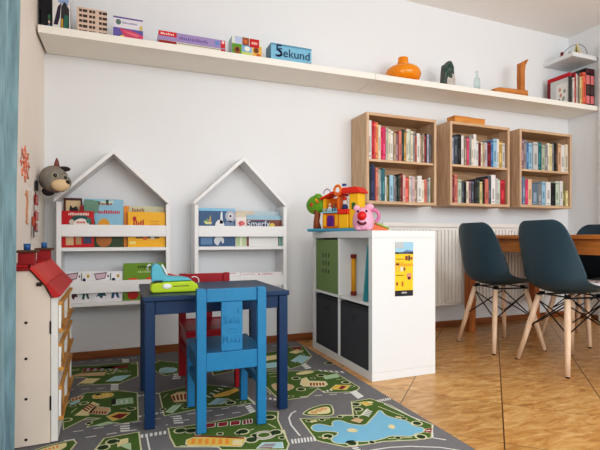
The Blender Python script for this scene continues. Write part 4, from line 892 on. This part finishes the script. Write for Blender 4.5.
# front panel: white frame with window openings, hinged
fr = B(); xa, xb = XF + 0.002, XF + 0.023
fr.box(xa, xb, Y_0 + 0.001, Y_0 + 0.045, 0.002, 0.512, DWH); fr.box(xa, xb, Y_1 - 0.045, Y_1, 0.002, 0.512, DWH); fr.box(xa, xb, 2.035, 2.085, 0.002, 0.512, DWH)
for z0_, z1_ in ((0.002,0.066),(0.19,0.242),(0.344,0.382),(0.494,0.512)): fr.box(xa, xb, Y_0 + 0.045, 2.035, z0_, z1_, DWH); fr.box(xa, xb, 2.085, Y_1 - 0.045, z0_, z1_, DWH)
front = fr.build('front_panel', dh)
boxo('hinge', (xa - 0.004, xa + 0.001, Y_0 - 0.003, Y_0 + 0.0005, 0.115, 0.165), mat((50,46,44),0.4,metal=0.6), dh, bevel=0); boxo('hinge', (xa - 0.004, xa + 0.001, Y_0 - 0.003, Y_0 + 0.0005, 0.385, 0.43), mat((50,46,44),0.4,metal=0.6), dh, bevel=0)
for z0_, z1_ in ((0.066,0.187),(0.243,0.343),(0.383,0.493)):
    for ya, yb in ((Y_0 + 0.025, 2.05), (2.07, Y_1 - 0.02)):
        b = B(); b.box(xb + 0.0004, xb + 0.016, ya, yb, z0_, z0_ + 0.014, PINE); b.box(xb + 0.0004, xb + 0.012, ya, yb, z1_ - 0.012, z1_, PINE)
        n = 4
        for i in range(n + 1):
            yy = ya + (yb - ya - 0.014) * i / n
            if i in (0, n): b.box(xb + 0.0004, xb + 0.008, yy, yy + 0.014, z0_ + 0.014, z1_ - 0.012, DWH)
            elif i == 2: b.box(xb + 0.002, xb + 0.008, yy, yy + 0.010, z0_ + 0.014, z1_ - 0.012, PINE)
        b.build('balcony', dh, bevel=0.001)
# roof
rp = B(); y0r, y1r = Y_0 - 0.018, Y_1 + 0.018
rp.prism([(-0.306,0.618),(-0.300,0.628),(-0.250,0.566),(-0.257,0.558)], 'y', y0r, y1r, mat((206,62,56),0.5,0.12,18)); rp.build('upper_roof', dh, bevel=0.001)
rp = B(); rp.prism([(-0.2565,0.5575),(-0.2495,0.5655),(-0.209,0.520),(-0.222,0.5145),(-0.235,0.514)], 'y', y0r, y1r, DRED); rp.build('lower_roof', dh, bevel=0.001)
boxo('ridge_board', (XB, -0.307, Y_0 - 0.012, Y_1 + 0.01, 0.611, 0.621), DDR, dh)
b = B(); b.box(-0.285, -0.270, Y_0 - 0.010, Y_0 - 0.0005, 0.556, 0.568, mat((44,30,30),0.5)); b.build('eave_bracket', dh)
for yc, sx_ in ((1.815, 0.0), (2.165, 0.012)):
    ch = boxo('chimney', (-0.344 + sx_, -0.294 + sx_, yc - 0.022, yc + 0.022, 0.6295, 0.672), DDR, dh)
    boxo('cap', (-0.352 + sx_, -0.284 + sx_, yc - 0.028, yc + 0.028, 0.6725, 0.681), DBR, ch); boxo('foot', (-0.356 + sx_, -0.312 + sx_, yc - 0.028, yc + 0.024, 0.6215, 0.629), DRED, ch)
    B().cyl((-0.319 + sx_, yc, 0.6815), (-0.319 + sx_, yc, 0.704), 0.0105, 0.0115, DBL, 16).build('pot', ch)

# ------------------------------------------------------------------ plush head, garland and wall drawings
t = empty('plush_head', 'grey plush animal head with dark eyes and cream muzzle in the wall corner', 'plush toy', (-0.355, 2.72, 1.048), math.radians(6))
FUR = mat((142,137,128),0.95,0.18,90,bump=0.8,name='grey_plush'); MZ = mat((226,200,162),0.9,0.08,80,bump=0.5,name='cream_plush'); DF = mat((58,52,54),0.95,0.1,90); EARM = mat((130,84,76),0.9,0.1,60)
B().ball((0,0,0),(0.072,0.075,0.074),FUR,28,18).ball((0.028,-0.03,-0.018),(0.056,0.05,0.052),FUR,20,12).build('head', t)
B().ball((0.032,-0.062,-0.036),(0.045,0.032,0.034),MZ,20,12).build('muzzle', t)
b = B(); b.prism([(-.004,0.060),(.030,0.064),(.022,0.100),(.014,0.118),(.006,0.10)], 'y', -0.025, -0.004, EARM); b.build('ear', t, bevel=0.006)
b = B(); b.ball((0.050,-0.015,0.058),(0.030,0.018,0.014),DF,14,8); b.build('ear', t)
for ex, ey, ez, r in ((0.006,-0.073,0.014,0.0165),(0.054,-0.062,0.006,0.0145)):
    e = B().ball((ex,ey,ez),(r,0.010,r),mat((176,176,160),0.7),16,10).build('eye', t)
    B().ball((ex+0.002,ey-0.007,ez),(r*0.62,0.006,r*0.68),mat((22,22,24),0.15,spec=0.8),14,8).build('pupil', e)
B().ball((0.066,-0.078,-0.020),(0.011,0.009,0.010),mat((50,36,36),0.4),12,8).build('nose', t)
B().ball((-0.026,0.012,-0.064),(0.032,0.036,0.026),DF,16,10).build('neck', t)  # no real neck: dark lump stands in for shading at the head's lower left
# garland of small red and white cards against the left wall
b = B(); gx = WL + 0.004
STR = mat((70,62,60),0.7); GR = mat((190,44,52),0.6,0.2,40); GW = mat((232,226,220),0.6); GD = mat((62,60,66),0.6); GO = mat((206,96,70),0.6,0.2,40)
b.tube([(gx,2.665,1.02),(gx,2.66,0.95),(gx,2.64,0.84),(gx,2.61,0.76)], 0.0015, STR, 6); 
def card(y, z, w, h, m, x=gx + 0.002):
    b.box(x, x + 0.0025, y - w/2, y + w/2, z - h/2, z + h/2, m)
card(2.67,1.005,0.07,0.05,GD); card(2.665,0.93,0.085,0.052,GR); card(2.662,0.888,0.09,0.03,GW); card(2.66,0.845,0.085,0.045,GR, gx+0.0035); card(2.60,0.815,0.08,0.05,GO); card(2.655,0.785,0.08,0.045,GR); card(2.64,0.755,0.10,0.03,GW); card(2.585,0.765,0.02,0.06,GD); card(2.555,0.76,0.02,0.06,mat((190,184,180),0.6))
for y, z in ((2.66,0.93),(2.66,0.845),(2.655,0.785)):
    for k in (-0.02, 0.012): b.box(gx+0.0062, gx+0.0068, y+k, y+k+0.006, z-0.02, z+0.02, GW)
o = b.build('hanging_garland'); tag(o, 'strip of small red and white paper cards hanging below the plush head', 'garland')
# painted motifs
b = B(); OR = mat((226,140,116),0.8,0.15,40,name='red_orange_drawing'); x = WL + 0.0015; cy, cz = 2.405, 1.078
for k in range(8):
    a = 2*PI*k/8; b.tube([(x,cy+0.035*math.cos(a),cz+0.028*math.sin(a)),(x,cy+0.105*math.cos(a),cz+0.085*math.sin(a))], 0.0042, OR, 6)
    b.tube([(x,cy+0.075*math.cos(a)+0.02*math.sin(a),cz+0.06*math.sin(a)-0.02*math.cos(a)),(x,cy+0.098*math.cos(a),cz+0.08*math.sin(a)),(x,cy+0.075*math.cos(a)-0.02*math.sin(a),cz+0.06*math.sin(a)+0.02*math.cos(a))], 0.003, OR, 6)
b.torus((x,cy,cz),0.034,0.004,OR,'x'); b.torus((x,cy,cz),0.014,0.004,OR,'x')
o = b.build('wall_drawing'); tag(o, 'red orange snowflake like drawing on the side wall beside the curtain', 'drawing', 'red drawings on the side wall')
b = B(); OB = mat((206,150,116),0.8,0.15,40); b.tube([(x,2.43,0.955),(x,2.45,0.90),(x,2.435,0.86),(x,2.44,0.80)], [0.008,0.006,0.007,0.004], OB, 8); b.tube([(x,2.41,0.94),(x,2.45,0.93)], 0.004, OB, 6); b.tube([(x,2.42,0.81),(x,2.46,0.80)], 0.005, OB, 6)
o = b.build('wall_drawing'); tag(o, 'brown orange upright stroke drawn on the side wall below the snowflake drawing', 'drawing', 'red drawings on the side wall')

# ------------------------------------------------------------------ dining table
dt = empty('dining_table', 'honey brown wooden dining table in front of the radiator', 'table', (2.46, 1.15, 0))
TW, TL_ = 0.785, 1.642
boxo('tabletop', (0, TW, 0, TL_, 0.724, 0.75), WALNUT, dt, bevel=0.004)
for x in (0.02, TW - 0.085):
    for y in (0.025, TL_ - 0.085): boxo('leg', (x, x + 0.06, y, y + 0.06, 0, 0.7235), WALNUTV, dt, bevel=0.004)
boxo('apron', (0.035, 0.055, 0.0855, TL_ - 0.0855, 0.632, 0.7235), WALNUT, dt); boxo('apron', (TW - 0.06, TW - 0.04, 0.0855, TL_ - 0.0855, 0.632, 0.7235), WALNUT, dt)
boxo('apron', (0.0805, TW - 0.0855, TL_ - 0.06, TL_ - 0.04, 0.632, 0.7235), WALNUT, dt); boxo('apron', (0.0805, TW - 0.0855, 0.04, 0.06, 0.632, 0.7235), WALNUT, dt)

# ------------------------------------------------------------------ shell chairs
SHELL = mat((50,74,88),0.42,0.03,20,name='slate_blue_plastic')
def dining_chair(x, y, rz, label):
    t = empty('dining_chair', label, 'chair', (x, y, 0), rz, 'slate blue shell dining chairs')
    prof = [(.225,.425,.170,.012),(.205,.437,.195,.018),(.14,.437,.212,.030),(.06,.428,.222,.042),(-.03,.420,.228,.058),(-.11,.424,.230,.080),(-.165,.446,.232,.098),(-.196,.492,.238,.100),(-.206,.560,.233,.088),(-.213,.640,.222,.066),(-.220,.720,.206,.046),(-.225,.780,.186,.032),(-.228,.815,.158,.024),(-.229,.832,.112,.018)]
    b = B(); ns = 14; g = []
    for k, (px_, pz, hw, cu) in enumerate(prof):
        p0 = prof[max(0, k-1)]; p1 = prof[min(len(prof)-1, k+1)]
        tx, tz_ = p1[0] - p0[0], p1[1] - p0[1]; L_ = math.hypot(tx, tz_); nx, nz_ = tz_ / L_, -tx / L_     # towards the sitter
        row = []
        for i in range(ns + 1):
            s_ = -1 + 2 * i / ns; q = abs(s_) ** 2.6 * cu
            row.append(b.bm.verts.new((px_ + nx * q, hw * s_ * (1 - 0.06 * abs(s_) ** 4 * (cu / 0.1)), pz + nz_ * q)))
        g.append(row)
    for k in range(len(g) - 1):
        for i in range(ns): b.face([g[k][i], g[k+1][i], g[k+1][i+1], g[k][i+1]], SHELL, True)
    b.build('seat_shell', t, solid=0.007, subsurf=2)
    tops = {}; feet = {}
    for sx in (-1, 1):
        for sy in (-1, 1):
            p1 = Vector((sx * 0.115 - 0.0, sy * 0.105, 0.395)); p0 = Vector((sx * 0.192, sy * 0.187, 0.004))
            tops[sx, sy] = p1; feet[sx, sy] = p0
            l = B().tube([p0, p0.lerp(p1, 0.5), p1], [0.0125, 0.0165, 0.0165], BEECH, 14).build('leg', t)
            B().cyl((p0.x, p0.y, 0), (p0.x, p0.y, 0.006), 0.012, 0.012, BLACKM, 12).build('foot_pad', l)
    b = B()
    for s in (-1, 1):
        b.box(-0.125, 0.125, s*0.105 - 0.012, s*0.105 + 0.012, 0.398, 0.404, BLACKM)
        b.box(s*0.112 - 0.012, s*0.112 + 0.012, -0.10, 0.10, 0.405, 0.409, BLACKM)
    for q in tops.values(): b.cyl((q.x*0.9, q.y*0.9, 0.404), (q.x*0.9, q.y*0.9, 0.418), 0.016, 0.016, BLACKM, 10)
    b.build('mount', t)
    pairs = [((-1,-1),(-1,1)), ((1,-1),(1,1)), ((-1,-1),(1,-1)), ((-1,1),(1,1))]
    for a_, c_ in pairs:
        for lo, hi in ((a_, c_), (c_, a_)):
            pl = feet[lo].lerp(tops[lo], 0.52); ph = feet[hi].lerp(tops[hi], 0.93)
            off = (Vector((0, 0, 0)) - (pl + ph) / 2); off.z = 0; off = off.normalized() * 0.006
            b = B(); b.tube([pl + off, ph + off], 0.0036, BLACKM, 8)
            b.ball(pl - off, 0.007, BLACKM, 8, 6); b.build('brace', t)
    return t
dining_chair(2.362, 2.300, math.radians(-7), 'slate blue shell dining chair nearest the white cube unit and radiator')
dining_chair(2.372, 1.798, math.radians(-9), 'slate blue shell dining chair with patterned seat pad, nearest the camera')
dining_chair(3.07, 2.225, math.radians(180), 'slate blue shell dining chair on the far side of the dining table')
# seat pad on the second chair
b = B(); PADM = mat((206,204,206),0.9,0.05,60); PD = mat((40,40,44),0.9)
b.lathe([(0.12,0),(0.145,0.008),(0.148,0.02),(0.138,0.03),(0.09,0.034),(0.0,0.034)], (0,0,0), PADM, 32)
for k in range(26):
    a = k * 2.399; r = 0.128 * math.sqrt((k + .5) / 26); b.ball((r*math.cos(a), r*math.sin(a), 0.0325), (0.011,0.011,0.003), PD, 10, 6)
o = b.build('seat_cushion', loc=(2.372 + 0.075, 1.798 - 0.012, 0.452)); tag(o, 'round light grey seat cushion with black dots on the nearest shell chair', 'cushion')

# ------------------------------------------------------------------ camera, light, world
cam = bpy.data.cameras.new('camera'); co = bpy.data.objects.new('camera', cam); COL.objects.link(co)
cam.sensor_width = 36; cam.lens = F / 600 * 36; cam.shift_y = (Y0 - 225) / 600; cam.clip_start = 0.02
co.location = (0, 0, CAMH); co.rotation_euler = (PI / 2, 0, -TH); S.camera = co
def area_light(name, loc, target, sx, sy, power, col):
    l = bpy.data.lights.new(name, 'AREA'); l.shape = 'RECTANGLE'; l.size = sx; l.size_y = sy; l.energy = power; l.color = col
    o = bpy.data.objects.new(name, l); COL.objects.link(o); o.location = loc
    o.rotation_euler = (Vector(target) - Vector(loc)).to_track_quat('-Z', 'Y').to_euler()
area_light('window_daylight', (-0.62, -0.1, 1.25), (1.6, 0.9, 0.9), 2.0, 2.1, 42, (0.98, 0.985, 0.98))
area_light('room_daylight', (2.4, -2.3, 1.7), (1.6, 2.5, 1.35), 3.4, 1.8, 88, (0.94, 0.975, 1.0))
wd = bpy.data.worlds.new('world'); S.world = wd; wd.use_nodes = True
bg = wd.node_tree.nodes['Background']; bg.inputs[0].default_value = (0.95, 0.97, 1.0, 1); bg.inputs[1].default_value = 0.9
S.view_settings.view_transform = 'Standard'; S.view_settings.look = 'None'; S.view_settings.exposure = 0.04
S.view_settings.use_curve_mapping = True
cv = S.view_settings.curve_mapping.curves[3]
cv.points.new(0.06, 0.042); cv.points.new(0.35, 0.345); cv.points.new(0.75, 0.78)
S.view_settings.curve_mapping.update()
